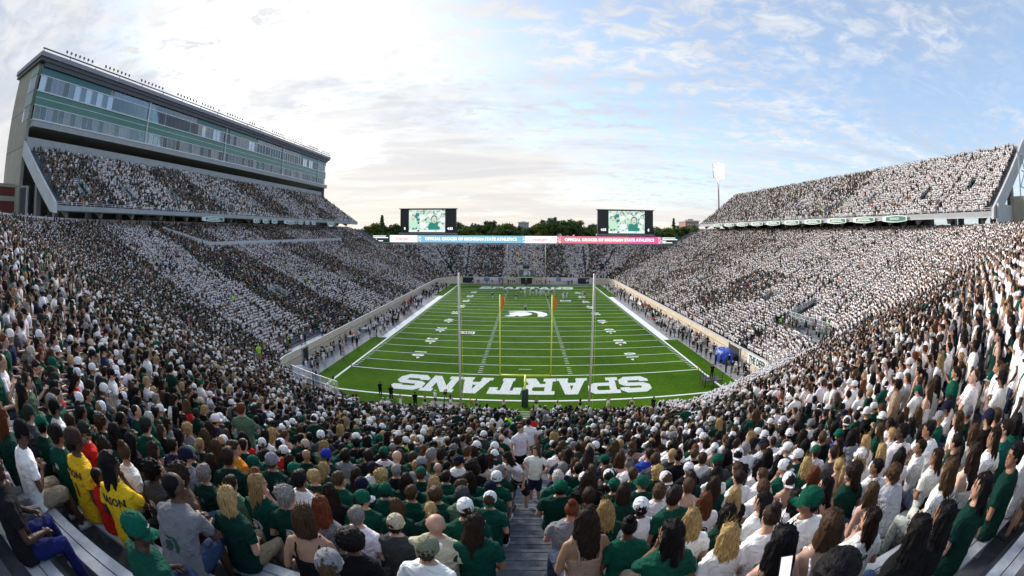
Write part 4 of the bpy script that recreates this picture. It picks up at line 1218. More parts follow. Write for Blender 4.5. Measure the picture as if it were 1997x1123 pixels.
# ------------------------------------------------------------------ the crowd: everyone further away, one mass
models = bpy.data.collections.new('crowd_models')
def crowd_model(i, pose, top, legs, hair, cap):
    P = POSE[pose]; bm = bmesh.new(); mats = [C_SKIN, M_EYE, M_LIP, C_SHIRT, C_PANT, C_HAIR, C_CAP]
    def put(me, slot, M=None):
        n0 = len(bm.faces); v0 = len(bm.verts); bm.from_mesh(me); bm.faces.ensure_lookup_table(); bm.verts.ensure_lookup_table()
        if slot is not None:
            for f in bm.faces[n0:]: f.material_index = slot
        if M is not None: bmesh.ops.transform(bm, matrix=M, verts=bm.verts[v0:])
    put(P['body'], None); put(P[top], 3); put(P[legs], 4); put(P['shoe1'], 4); put(P['shoe-1'], 4)
    if hair: put(HAIR[hair], 5, P['MH'])
    if cap:
        CM = P['MH'] @ Matrix.Rotation(math.pi if cap == 'back' else 0, 4, 'Z'); put(CAPM, 6, CM); put(BRIMM, 6, CM)
    me = bpy.data.meshes.new('crowd_model'); bm.to_mesh(me); bm.free()
    for q in mats: me.materials.append(q)
    o = bpy.data.objects.new('crowd_model_%02d' % i, me); COL.objects.link(o)
    dm = o.modifiers.new('d', 'DECIMATE'); dm.ratio = 0.30
    me2 = bpy.data.meshes.new_from_object(o.evaluated_get(bpy.context.evaluated_depsgraph_get()))
    bpy.data.objects.remove(o); bpy.data.meshes.remove(me)
    o = bpy.data.objects.new('crowd_model_%02d' % i, me2); models.objects.link(o)
SITM = [('S1', 'tee', 'shorts', 'short', None), ('S1r', 'tee', 'trousers', 'long', None), ('S1l', 'tee', 'shorts', 'wavy', None), ('S1s', 'tee', 'shorts', 'pony', None), ('S3', 'tee', 'trousers', 'short', 'fwd'),
        ('S4r', 'tee', 'shorts', 'short', 'back'), ('S5', 'tee', 'shorts', 'short', 'fwd'), ('S6', 'tee', 'trousers', 'bob', None), ('S2l', 'tee', 'shorts', 'short', None), ('S1', 'tank', 'shorts', 'long', None),
        ('S1r', 'tee', 'shorts', 'full', None), ('S1l', 'tee', 'trousers', 'short', 'fwd')]
STM = [('T1', 'tee', 'shorts', 'short', None), ('T2', 'tee', 'shorts', 'long', None), ('T3', 'tee', 'trousers', 'short', 'fwd'), ('T5', 'tee', 'shorts', 'wavy', None), ('T4', 'tee', 'trousers', 'short', None), ('T1', 'tank', 'shorts', 'pony', None),
       ('T2', 'tee', 'trousers', 'short', 'back'), ('T3', 'tee', 'shorts', 'long', None), ('T1', 'tee', 'trousers', 'full', None), ('T2', 'tee', 'trousers', 'short', 'fwd')]
for i, a in enumerate(SITM+STM): crowd_model(i, *a)
CAPS_SIT = [k for k, a in enumerate(SITM) if a[4]]; CAPS_ST = [len(SITM)+k for k, a in enumerate(STM) if a[4]]
class Crowd:
    def __init__(s): s.p = []; s.i = []; s.r = []; s.s = []; s.c = {k: [] for k in ('shirt', 'hairc', 'skinc', 'pantc', 'capc')}
    def add(s, x, y, z, rz, up, w, r, top=None, cap=None, model=None, pant=None):
        if model is None:
            model = (len(SITM)+r.randrange(len(STM))) if up else r.randrange(len(SITM))
            if cap: model = r.choice(CAPS_ST if up else CAPS_SIT)
        if top is None:
            if r.random() < w: top = TOPC['white']
            else: top = TOPC[r.choice(['green']*8+['dgreen']*10+['black']*5+['charcoal']*3+['grey']*2+['navy']*2+['teal', 'tan', 'brown'])] if r.random() > 0.02 else TOPC[r.choice(['red', 'yellow', 'blue', 'orange', 'lime', 'pink'])]
        scl = r.uniform(0.88, 1.07)
        s.p.append((x, y, z+(0 if up else 0.42*(1-scl)))); s.i.append(model); s.r.append(rz); s.s.append(scl)
        sk = r.choice(['lt']*15+['md']*4+['dk']*3)
        s.c['shirt'].append(jit(top, 0.15, r)); s.c['skinc'].append(jit(r.choice(SKIN[sk]), 0.1, r))
        s.c['hairc'].append(jit(HAIRC[r.choice(HAIRCOLS) if sk == 'lt' else 'black'], 0.25, r)); s.c['pantc'].append(pant or r.choice(PANTC))
        s.c['capc'].append(cap or CAPC[r.choice(['white']*5+['green', 'dark', 'grey', 'black', 'navy', 'beige'])])
    def build(s, name, label, cat):
        me = bpy.data.meshes.new(name); n = len(s.p); me.vertices.add(n)
        me.vertices.foreach_set('co', np.array(s.p, dtype=np.float32).ravel())
        a = me.attributes.new('idx', 'INT', 'POINT'); a.data.foreach_set('value', np.array(s.i, dtype=np.int32))
        for nm, arr in (('rotz', s.r), ('scl', s.s)):
            a = me.attributes.new(nm, 'FLOAT', 'POINT'); a.data.foreach_set('value', np.array(arr, dtype=np.float32))
        for nm, arr in s.c.items():
            a = me.attributes.new(nm, 'FLOAT_COLOR', 'POINT'); q = np.ones((n, 4), dtype=np.float32); q[:, :3] = np.array(arr); a.data.foreach_set('color', q.ravel())
        o = link(name, me); mod = o.modifiers.new('people', 'NODES'); mod.node_group = CROWD_TREE
        o['label'] = label; o['category'] = cat; o['kind'] = 'stuff'
        return o
def crowd_tree():
    t = bpy.data.node_groups.new('crowd', 'GeometryNodeTree')
    t.interface.new_socket('Geometry', in_out='INPUT', socket_type='NodeSocketGeometry'); t.interface.new_socket('Geometry', in_out='OUTPUT', socket_type='NodeSocketGeometry')
    N = t.nodes.new; L = t.links.new
    gi, go = N('NodeGroupInput'), N('NodeGroupOutput'); ci = N('GeometryNodeCollectionInfo'); ci.inputs['Collection'].default_value = models
    ci.inputs['Separate Children'].default_value = True; ci.inputs['Reset Children'].default_value = True
    ip = N('GeometryNodeInstanceOnPoints'); ip.inputs['Pick Instance'].default_value = True
    def na(nm, ty):
        n = N('GeometryNodeInputNamedAttribute'); n.data_type = ty; n.inputs['Name'].default_value = nm; return n.outputs['Attribute']
    cx = N('ShaderNodeCombineXYZ'); L(na('rotz', 'FLOAT'), cx.inputs[2]); er = N('FunctionNodeEulerToRotation'); L(cx.outputs[0], er.inputs[0])
    cs = N('ShaderNodeCombineXYZ'); sc = na('scl', 'FLOAT')
    for k in range(3): L(sc, cs.inputs[k])
    L(gi.outputs[0], ip.inputs['Points']); L(ci.outputs[0], ip.inputs['Instance']); L(na('idx', 'INT'), ip.inputs['Instance Index']); L(er.outputs[0], ip.inputs['Rotation']); L(cs.outputs[0], ip.inputs['Scale'])
    L(ip.outputs[0], go.inputs[0]); return t
CROWD_TREE = crowd_tree()
cr = Crowd(); rc = random.Random(9)
for st in seats:
    if st in aset: continue
    x, y, z, rz, u, d, j = st
    nn = mnoise.noise(Vector((x*0.16, y*0.16, d*0.1)))
    if nn < -0.48 and rc.random() < 0.35: continue
    up = stands_up(x, y, u, d, False, rc); w = white_prob(x, y, u, d)+0.28*nn
    band = d < 9.5 and 12 < x < 34 and y < 4
    fl = rz+rc.uniform(-0.35, 0.35)
    if band and rc.random() < 0.9: cr.add(x, y, z, fl, True, 1, rc, TOPC['white'], (0.78, 0.78, 0.80), None, (0.6, 0.6, 0.6))
    else: cr.add(x, y, z, fl, up, w, rc)
# upper decks: rows of seats
DKX, DKZ, DKT, DKSS = 75.6, 22.9, 0.80, {-1: 0.575, 1: 0.63}
DECK_PORTALS = {-1: [(-0.2, 81.5), (13.5, 81.0), (29, 81.0), (48, 82), (68, 82), (88, 82), (108, 82)], 1: [(-0.4, 84.0), (12.5, 82.5), (32, 82.5), (46, 80), (66, 82), (88, 82), (108, 82)]}
DECK_END = {-1: 138.0, 1: 133.0}
NDECK = 27
for sd in (-1, 1):
    for k in range(NDECK):
        x = DKX+DKT*(k+0.4); z = DKZ+DKSS[sd]*DKT*k
        y = -9.3+0.4
        while y < DECK_END[sd]+k*0.30-0.5:
            y += 0.485+rc.uniform(-0.05, 0.05)
            if any(abs(y-py) < 1.1 and pd-2.2 < x < pd+2.6 for py, pd in DECK_PORTALS[sd]) or (y+9) % 13.6 < 0.7 or rc.random() < 0.03: continue
            if sd < 0 and y < -3 and k > 10 and rc.random() < 0.5: continue
            if sd > 0 and y > DECK_END[1]-7 and rc.random() < 0.35: continue
            up = stands_up(sd*x, y, 3, 0, True, rc)
            cr.add(sd*x, y, z, sd*math.pi/2+rc.uniform(-0.35, 0.35), up, white_prob(sd*x, y, 3, 0, True)+0.25*mnoise.noise(Vector((x*0.2, y*0.16, 3))), rc)

# ------------------------------------------------------------------ upper decks
M_FASC = mat('deck_fascia', (0.36, 0.37, 0.385), 0.7, noise=(0.5, 0.12))
M_COLUMN = mat('column_concrete', (0.30, 0.29, 0.28), 0.85, noise=(0.8, 0.2))
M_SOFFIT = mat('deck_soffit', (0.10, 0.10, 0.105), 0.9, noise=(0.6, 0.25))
M_RAIL = mat('white_rail_paint', (0.66, 0.68, 0.70), 0.5)
def rail_run(mb, a, b, h=1.05, step=1.6, rails=3, w=0.05, pick=0):
    """posts and rails between two points"""
    a, b = Vector(a), Vector(b); L = (b-a).length; n = max(1, int(round(L/step)))
    for k in range(n+1):
        p = a+(b-a)*k/n; mb.box(p.x-w/2, p.x+w/2, p.y-w/2, p.y+w/2, p.z, p.z+h)
    for r_ in range(rails):
        dz = Vector((0, 0, h*(r_+1)/rails)); mb.beam(a+dz, b+dz, w*0.8)
    if pick:
        m = int(L/pick)
        for k in range(m+1):
            p = a+(b-a)*k/max(1, m); mb.box(p.x-0.015, p.x+0.015, p.y-0.015, p.y+0.015, p.z+0.05, p.z+h)
def deck(sd, lab):
    o = empty('upper_stand', (0, 0, 0)); tag(o, lab, 'stand', 'upper decks along the sidelines')
    X = lambda x: sd*x
    def slab(mb, prof, y0, y1):
        """profile in (x, z) swept from y0 to y1"""
        n = len(prof); a = [(X(x), y0, z) for x, z in prof]; b = [(X(x), y1, z) for x, z in prof]
        fs = [tuple(range(n)), tuple(reversed(range(n, 2*n)))]+[(i, (i+1) % n, n+(i+1) % n, n+i) for i in range(n)]
        mb.add(a+b, fs)
    END = DECK_END[sd]
    t = MB()
    for k in range(NDECK):
        x0, x1, z = DKX-0.1+DKT*k, DKX-0.1+DKT*(k+1), DKZ+DKSS[sd]*DKT*k
        yb = END+0.30*k
        def q(*p): t.quad(*(p if sd > 0 else p[::-1]))
        cut = [(py-1.1, py+1.1) for py, pd in DECK_PORTALS[sd] if pd-2.0 < (x0+x1)/2 < pd+2.2]
        ys = [-9.9]+[v for c in sorted(cut) for v in c]+[yb]
        for y0, y1 in zip(ys[::2], ys[1::2]):
            q((X(x0), y0, z), (X(x0), y1, z), (X(x1), y1, z), (X(x1), y0, z)); q((X(x1), y0, z), (X(x1), y1, z), (X(x1), y1, z+DKSS[sd]*DKT), (X(x1), y0, z+DKSS[sd]*DKT))
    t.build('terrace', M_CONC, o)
    xt, zt = DKX+DKT*NDECK, DKZ+DKSS[sd]*DKT*NDECK
    p = MB(); slab(p, [(75.0, 22.45), (75.35, 22.45), (75.35, 23.3), (75.0, 23.3)], -10.3, END+0.5); p.build('front_parapet', M_FASC, o)
    p = MB(); slab(p, [(74.9, 22.25), (75.36, 22.25), (75.36, 22.44), (74.9, 22.44)], -10.3, END+0.5); p.build('parapet_edge', M_GREENP if sd < 0 else M_LIGHT, o)
    r_ = MB(); rail_run(r_, (X(75.15), -10, 23.3), (X(75.15), END, 23.3), 0.6, 2.4, 2, 0.06); r_.build('railing', M_RAIL, o)
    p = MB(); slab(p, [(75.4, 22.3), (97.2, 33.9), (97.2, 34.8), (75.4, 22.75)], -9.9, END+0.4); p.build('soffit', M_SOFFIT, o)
    # sloping end walls
    for y0, y1, off in ((-10.75, -10.25, 0.0), (END+0.4, END+0.9, 8.2)):
        mb = MB()
        a = [(74.6, 22.0), (77.2, 22.3), (98.3, 34.2+(1.2 if sd > 0 else 0)), (98.3, 37.3+(1.3 if sd > 0 else 0)), (75.0, 23.9)] if off == 0 else [(74.8, 22.3), (97.5, 34.9), (97.5, 36.0), (74.8, 23.4)]
        n = len(a)
        lo = [(X(x), y0+(x-75)/22.5*off, z) for x, z in a]; hi = [(X(x), y1+(x-75)/22.5*off, z) for x, z in a]
        mb.add(lo+hi, [tuple(range(n)), tuple(reversed(range(n, 2*n)))]+[(i, (i+1) % n, n+(i+1) % n, n+i) for i in range(n)])
        mb.build('end_wall', M_LIGHT, o)
    mb = MB(); slab(mb, [(xt, zt-1.5), (xt+0.3, zt-1.5), (xt+0.3, zt+(2.6 if sd < 0 else 1.0)), (xt, zt+(2.6 if sd < 0 else 1.0))], -10.2, END+7.5); mb.build('back_wall', M_FASC if sd < 0 else M_LIGHT, o)
    # columns and raker beams under the deck
    y = -7.0
    while y < END:
        c = MB().box(*sorted((X(81.5), X(82.7))), y-0.55, y+0.55, 0, 25.2); c.build('column', M_COLUMN, o)
        c = MB().beam((X(76.2), y, 21.9), (X(90), y, 29.2), 0.7, 1.2); c.build('raker_beam', M_COLUMN, o)
        c = MB().box(*sorted((X(92.5), X(94.0))), y-0.7, y+0.7, 0, 31.4); c.build('column', M_COLUMN, o)
        y += 9.1
    # concourse behind the rim of the lower bowl
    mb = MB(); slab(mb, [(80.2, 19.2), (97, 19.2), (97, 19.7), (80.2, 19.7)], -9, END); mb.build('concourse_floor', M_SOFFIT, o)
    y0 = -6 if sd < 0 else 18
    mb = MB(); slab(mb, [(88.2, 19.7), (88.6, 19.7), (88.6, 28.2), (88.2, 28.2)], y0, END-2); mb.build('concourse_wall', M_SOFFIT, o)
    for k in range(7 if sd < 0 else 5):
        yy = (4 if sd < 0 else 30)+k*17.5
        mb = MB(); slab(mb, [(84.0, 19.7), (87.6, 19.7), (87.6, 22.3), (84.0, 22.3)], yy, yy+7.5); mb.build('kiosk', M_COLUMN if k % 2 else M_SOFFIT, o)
    # stair openings with rails
    for py, pd in DECK_PORTALS[sd]:
        zz = DKZ+DKSS[sd]*(pd-2.0-DKX)
        mb = MB(); x0, x1 = pd-2.0, pd+2.4
        slab(mb, [(x0, zz-1.6), (x1, zz-1.6), (x1, zz-1.4), (x0, zz-1.4)], py-1.15, py+1.15)
        slab(mb, [(x1, zz-1.4), (x1+0.15, zz-1.4), (x1+0.15, zz+3.0), (x1, zz+3.0)], py-1.15, py+1.15)
        for yy in (py-1.25, py+1.1): slab(mb, [(x0, zz-1.4), (x1, zz-1.4), (x1, zz+2.7), (x0, zz+0.1)], yy, yy+0.15)
        mb.build('stair_opening', M_GREENP, o)
        for yy in (py-1.2, py+1.2): mb = MB(); rail_run(mb, (X(x0-0.2), yy, zz+0.1), (X(x1+0.1), yy, zz+2.75), 1.1, 1.2, 3, 0.07); mb.build('stair_railing', M_RAIL, o)
        mb = MB(); rail_run(mb, (X(x1+0.1), py-1.2, zz+2.8), (X(x1+0.1), py+1.2, zz+2.8), 1.1, 1.2, 3, 0.07)
        mb.build('stair_railing', M_RAIL, o)
    return o
dkL = deck(-1, 'upper deck on the left under the glass press tower')
dkR = deck(1, 'upper deck on the right with hanging signs along its front')
# end building of the right deck: concrete stair block with a banner, steel truss behind
mb = MB().box(84, 97.5, -15.5, -10.9, 0, 26.2); sb = mb.build('stair_block', mat('tan_concrete', (0.33, 0.30, 0.24), 0.85, noise=(0.6, 0.15)))
tag(sb, 'square tan concrete stair block at the near end of right deck', 'building')
wl_ = MB().box(76, 83.9, -11.4, -10.95, 17, 24.6).build('deck_end_panel', M_LIGHT)
tag(wl_, 'pale concrete wall panel below the near end of right deck', 'wall')
bn = MB().box(77.6, 83.0, -11.3, -11.2, 21.3, 23.2)
bn = MB().box(77.4, 83.2, -10.93, -10.88, 21.2, 22.9).build('hanging_banner', M_GREENP); tag(bn, 'small dark green banner lettered THE DEEP END under right deck', 'banner')
text_obj('THE DEEP END', 0.85, M_RAIL, bn, Matrix.Translation((80.3, -10.86, 22.05)) @ Matrix.Rotation(math.pi/2, 4, 'X') @ Matrix.Rotation(math.pi, 4, 'Y'))
tr = MB()
for x in (86, 93): tr.beam((x, -13, 26.2), (x+3, -12, 35), 0.3)
for z in (28, 31, 34): tr.beam((86.5+(z-26)*0.28, -13, z), (93.5+(z-26)*0.28, -12.6, z), 0.2)
tr.beam((86.5, -13, 28), (95, -12.5, 34), 0.18).beam((94, -12.5, 28), (89, -12.8, 34), 0.18)
tt = tr.build('steel_brace', M_STEEL); tag(tt, 'steel lattice brace behind the near end of right deck', 'steelwork')
# hanging signs along the front of the right deck
M_SIGNG = mat('sign_green', (0.008, 0.16, 0.11), 0.5); M_SIGNW = mat('sign_white', (0.70, 0.76, 0.74), 0.5)
def lens(L, H, n=10):
    top = [(-L/2+L*k/n, H/2*(0.62+0.38*math.sin(math.pi*k/n))) for k in range(n+1)]
    return top+[(x, -z) for x, z in reversed(top)]
def sign(x, y, z, L, H, lab, txt=None):
    s = empty('hanging_sign', (x, y, z)); tag(s, lab, 'sign', 'signs hung along the upper deck fronts')
    sd = -1 if x > 0 else 1
    def plate(sc, d0, d1, mt, nm, off=0.0):
        pr = lens(L*sc[0], H*sc[1]); n = len(pr)
        a = [(sd*d0, u+off, v) for u, v in pr]; b = [(sd*d1, u+off, v) for u, v in pr]
        m_ = MB().add(a+b, [tuple(range(n)), tuple(reversed(range(n, 2*n)))]+[(i, (i+1) % n, n+(i+1) % n, n+i) for i in range(n)])
        return m_.build(nm, mt, s)
    plate((1, 1), -0.12, 0.12, M_SIGNW, 'frame'); plate((0.80, 0.72), 0.125, 0.16, M_SIGNG, 'panel', 0.05*L*(1 if x < 0 else -1))
    if txt:
        Mx = Matrix.Translation((sd*0.18, 0, 0)) @ Matrix(((0, 0, sd, 0), (sd, 0, 0, 0), (0, 1, 0, 0), (0, 0, 0, 1)))
        text_obj(txt, 0.62, M_SIGNW, s, Mx, bold=0.02)
    else:
        for k, (w0, zz) in enumerate(((0.5, 0.2), (0.62, -0.18))): MB().box(*sorted((sd*0.165, sd*0.18)), -L*w0/2, L*w0/2, zz-0.11, zz+0.11).build('lettering', M_SIGNW, s)
    for yy in (-L*0.3, L*0.3): MB().box(-0.03+sd*-0.05, 0.03+sd*-0.05, yy-0.03, yy+0.03, H*0.3, H*0.3+0.6).build('hanger', M_STEEL, s)
for k in range(10):
    sign(74.6, 17+10.65*k, 22.55, 7.9, 1.45, ('green and white lens-shaped sign, %s from the near end of right deck' % ordw(k+1)) if k else 'green and white lens-shaped sign lettered RESEARCH nearest on right deck', 'RESEARCH' if k == 0 else None)
for k, (yy, L) in enumerate(((37.8, 9.0), (58, 3.4), (63, 3.4), (68, 3.4), (78, 8.5), (85, 3.4), (90, 3.4), (95, 3.4), (110, 7.0))):
    sign(-74.6, yy, 21.95, L, 1.3, 'green and white sign, %s from the near end of left deck' % ordw(k+1))

# ------------------------------------------------------------------ press tower on the left
TX, TY0, TY1 = -97.0, -10.3, 149.0
M_TEAL = mat('teal_spandrel_glass', (0.010, 0.115, 0.125), 0.22, noise=(0.05, 0.2), spec=0.8)
M_GRNG = mat('green_spandrel_glass', (0.035, 0.17, 0.125), 0.22, noise=(0.05, 0.2), spec=0.8)
M_TGREY = mat('tower_metal_grey', (0.26, 0.26, 0.29), 0.5, 0.3, noise=(0.3, 0.1)); M_TDARK = mat('tower_dark_metal', (0.085, 0.085, 0.10), 0.5, 0.2)
M_STONE = mat('tower_stone', (0.36, 0.33, 0.27), 0.85, noise=(0.4, 0.12)); M_MULL = mat('mullion_white', (0.62, 0.64, 0.66), 0.4, 0.2)
M_INT = mat('box_interior', (0.42, 0.42, 0.38), 0.8); M_SEATS = mat('club_seats', (0.55, 0.66, 0.66), 0.7)
def glass_mat(name, tint, mixf):
    m = bpy.data.materials.new(name); m.use_nodes = True; t = m.node_tree; t.nodes.clear()
    o = t.nodes.new('ShaderNodeOutputMaterial'); mx = t.nodes.new('ShaderNodeMixShader'); tr_ = t.nodes.new('ShaderNodeBsdfTransparent'); gl = t.nodes.new('ShaderNodeBsdfGlossy')
    tr_.inputs[0].default_value = (*tint, 1); gl.inputs['Roughness'].default_value = 0.02; gl.inputs[0].default_value = (0.9, 0.95, 1.0, 1)
    fr = t.nodes.new('ShaderNodeFresnel'); fr.inputs[0].default_value = 1.5; ad = t.nodes.new('ShaderNodeMath'); ad.operation = 'ADD'; ad.inputs[1].default_value = mixf
    t.links.new(fr.outputs[0], ad.inputs[0]); t.links.new(ad.outputs[0], mx.inputs[0]); t.links.new(tr_.outputs[0], mx.inputs[1]); t.links.new(gl.outputs[0], mx.inputs[2]); t.links.new(mx.outputs[0], o.inputs[0])
    return m
M_GLASS = glass_mat('window_glass', (0.78, 0.90, 0.89), 0.05); M_GLASSD = glass_mat('tinted_glass', (0.42, 0.58, 0.62), 0.16)
tw = empty('press_tower', (TX, TY0, 0)); tag(tw, 'long glass press tower with overhanging dark roof above left stand', 'building')
def tb(name, x0, x1, y0, y1, z0, z1, mt, par=None):
    b = MB().box(min(x0, x1), max(x0, x1), y0, y1, z0, z1); o = b.build(name, mt, par or tw)
    if par is None: o.matrix_parent_inverse = Matrix.Translation((-TX, -TY0, 0))
    return o
TB = -113.0
tb('end_wall', TB, -98.2, TY0-0.5, TY0+0.5, 0, 53.7, M_STONE)
for k in range(5): tb('end_wall_joint', TB-0.02, -98.18, TY0-0.53, TY0-0.505, 12+8*k, 12.18+8*k, M_TDARK)
for k in range(9): tb('sun_fin', TB-1.6, TB-0.02, TY0+0.5, TY0+9, 30+2.3*k, 30.3+2.3*k, M_TGREY)
tb('rear_wall', TB, TB+0.4, TY0+0.55, TY1, 0, 53.7, M_STONE)
tb('end_wall', TB+0.45, -97.4, TY1-0.4, TY1, 34, 53.7, M_TGREY)
tb('bottom_fascia', TX+1.0, TB+0.45, TY0+0.55, TY1, 40.0, 41.25, M_FASC)
tb('window_ledge', TX+1.15, TX-0.6, TY0+0.3, TY1+0.2, 41.255, 41.55, M_MULL)
tb('floor_slab', TX-0.4, TB+0.45, TY0+0.55, TY1-0.5, 41.26, 41.5, M_INT); tb('floor_slab', TX-0.4, TB+0.45, TY0+0.55, TY1-0.5, 44.8, 47.4, M_INT); tb('floor_slab', TX-0.4, TB+0.45, TY0+0.55, TY1-0.5, 51.0, 53.6, M_INT)
tb('rear_partition', TX-6.0, TX-6.2, TY0+0.6, TY1-0.6, 41.52, 44.78, M_INT); tb('rear_partition', TX-9.0, TX-9.2, TY0+0.6, TY1-0.6, 47.42, 50.98, M_INT)
tb('spandrel', TX, TX-0.35, TY0+0.3, TY1, 44.72, 46.15, M_GRNG); tb('spandrel', TX, TX-0.35, TY0+0.3, TY1, 46.27, 47.45, M_GRNG); tb('spandrel_line', TX+0.06, TX-0.3, TY0+0.3, TY1, 46.152, 46.268, M_MULL)
tb('window_sill', TX+0.25, TX-0.35, TY0+0.3, TY1, 47.455, 47.7, M_MULL); tb('window_head', TX+0.05, TX-0.35, TY0+0.3, TY1, 50.95, 51.15, M_MULL); tb('window_head', TX+0.05, TX-0.35, TY0+0.3, TY1, 44.55, 44.71, M_MULL)
SECT = [(-10, 14.3, 1), (14.3, 51.5, 0), (51.5, 69.1, 1), (69.1, 86.6, 2), (86.6, 123, 0), (123, 149, 1)]
for y0, y1, kd in SECT:
    if kd: tb('spandrel', TX, TX-0.35, y0+0.3, y1-0.02, 51.155, 52.75, M_TEAL if kd == 1 else M_GRNG)
tb('roof_soffit', TX+0.6, TB+0.45, TY0+0.6, TY1+0.6, 52.755, 53.75, M_TDARK)
tb('roof_fascia', TX+0.9, TB-1.2, TY0-1.2, TY1+2.2, 53.755, 54.6, M_TDARK); tb('roof', TX+1.3, TB-1.4, TY0-1.6, TY1+2.6, 54.602, 55.6, M_TGREY)
for z0, z1, mt in ((41.55, 44.55, M_GLASS), (47.7, 50.95, M_GLASSD), (44.75, 47.4, M_GRNG), (51.2, 52.7, M_GRNG)): tb('end_glazing', TX-0.4, TX-5.5, TY0+0.02-0.6, TY0-0.52, z0, z1, mt)
PW = 1.95
pane_me = {}
M_GLASSB = glass_mat('glass_with_blind', (0.90, 0.90, 0.86), 0.10); M_GLASSR = glass_mat('reflective_glass', (0.40, 0.55, 0.60), 0.42)
rpane = random.Random(4)
def pane(y, z0, z1, mt, w=PW):
    key = (round(z1-z0, 2), mt.name, round(w, 2))
    if key not in pane_me: pane_me[key] = MB().box(-0.02, 0.02, 0.035, w-0.035, 0.02, z1-z0-0.02).mesh('window_pane', mt)
    o = link('window_pane', pane_me[key], tw); o.location = (0.0-0.08, y-TY0, z0)
y = TY0+0.6; k = 0
mu = MB()
while y < TY1-PW:
    pane(y, 41.55, 44.55, rpane.choice((M_GLASS, M_GLASS, M_GLASSB, M_GLASSD))); mu.box(TX-0.12, TX+0.04, y-0.035, y+0.035, 41.55, 44.55)
    openw = any(a < y < b for a, b, kd in SECT if kd == 0)
    pane(y, 47.7, 50.95, M_GLASS if openw else rpane.choice((M_GLASSD, M_GLASSD, M_GLASSR, M_GLASS)))
    if not openw or k % 6 == 0: mu.box(TX-0.12, TX+0.04, y-0.035, y+0.035, 47.7, 50.95)
    if openw: pane(y, 51.15, 52.75, M_GLASSD); mu.box(TX-0.12, TX+0.04, y-0.03, y+0.03, 51.15, 52.75)
    y += PW; k += 1
kind(mu.build('window_mullions', M_MULL, tw), 'stuff').matrix_parent_inverse = Matrix.Translation((-TX, -TY0, 0))
for yy in (29.8, 67.5, 107, 140): tb('facade_fin', TX-0.1, TX+0.35, yy-0.12, yy+0.12, 41.56, 52.7, M_MULL)
for yy in np.arange(16, 50, 1.1):
    for q in range(3): tb('club_seat', TX-1.2-q*1.1, TX-1.7-q*1.1, yy, yy+0.75, 47.5+q*0.35, 48.3+q*0.35, M_SEATS)
rk = random.Random(3)
yy = TY0+1.5
while yy < TY1-1.5:
    cr.add(TX-1.3, yy, 41.2, -math.pi/2, False, 0.12, rk)
    if rk.random() < 0.45: cr.add(TX-2.4, yy+0.3, 41.5, -math.pi/2, True, 0.2, rk)
    if 52 < yy < 86 or yy > 122:
        if rk.random() < 0.6: cr.add(TX-1.4, yy, 47.2, -math.pi/2, False, 0.12, rk)
    yy += 0.72
# roof rail and floodlights
rr = MB()
for yy in np.arange(TY0-1, TY1+2, 9.0): rr.box(TX+0.7, TX+0.85, yy-0.07, yy+0.07, 55.6, 56.3)
rr.box(TX+0.65, TX+0.9, TY0-1.4, TY1+2.4, 56.25, 56.5)
o = rr.build('roof_rail', M_TDARK, tw); o.matrix_parent_inverse = Matrix.Translation((-TX, -TY0, 0))
M_LAMP = mat('lamp_housing', (0.16, 0.16, 0.17), 0.4, 0.5); M_LIT = mat('lit_lamp_face', (1, 1, 1), 0.4, emit=((1.0, 0.95, 0.85), 30.0))
fl = MB(); fl.tube([(0, 0, 0), (0, 0, 0.9)], 0.05, 6); fl.lathe([(0.05, -0.25), (0.36, -0.12), (0.42, 0.0), (0.42, 0.06)], 12, (0, 0, 0))
flm = MB(); flm.tube([(0, 0, 0), (0, 0, 0.8)], 0.05, 6)
hd = MB().lathe([(0.10, -0.34), (0.40, -0.16), (0.50, 0.0), (0.50, 0.08)], 12)
flm.add([(v[2]*0.8+0.15, v[0], 1.2+v[1]-v[2]*0.25) for v in hd.v], hd.f)
flme = flm.mesh('floodlight', M_LAMP, False)
lface = MB().lathe([(0.42, 0.0), (0.42, 0.02)], 12); lf = MB().add([(0.24+v[2], v[0], 1.2+v[1]) for v in lface.v], lface.f).mesh('lamp_face', M_LIT)
for gk, gy in enumerate((-4, 10, 24, 40, 52, 66, 80, 96, 112, 128, 142)):
    for q in range(7):
        o = link('floodlight', flme, tw); o.location = (0.8, gy+q*1.5-TY0, 56.4); o.scale = (0.72,)*3
        if (gk, q) in ((4, 5), (6, 3), (6, 4)): link('lamp_face', lf, o)
# brick building and drum at the far left
M_BRICK = mat('red_brick', (0.15, 0.035, 0.028), 0.9, noise=(2.5, 0.25))
bb = empty('brick_building', (-115, -16, 0)); tag(bb, 'low red brick building at left edge beside press tower', 'building')
for nm, b in (('wall', (-15, 13.5, -5, 5.5, 0, 25.2)), ('stone_band', (-15.1, 13.6, -5.1, 5.6, 25.21, 26.2)), ('wall', (-15, 13.5, -5, 5.5, 26.21, 28.0)), ('coping', (-15.1, 13.6, -5.1, 5.6, 28.01, 28.7))):
    MB().box(*b).build(nm, M_BRICK if nm == 'wall' else M_STONE, bb)
dr = MB().lathe([(1.6, 0), (1.6, 27.5), (1.7, 27.5), (1.7, 28.0)], 20, (-97, -9.0, 0)).build('metal_drum', M_TGREY, None, True); tag(dr, 'tall grey metal drum between brick building and left deck', 'column')
MB().box(-95.5, -95.0, -9.6, -9.1, 17, 28).build('portal_frame', M_LIGHT)
pf = bpy.data.objects['portal_frame']; tag(pf, 'slim white post under the near end of left deck', 'post')
# near-left rim wall standing people already in the crowd

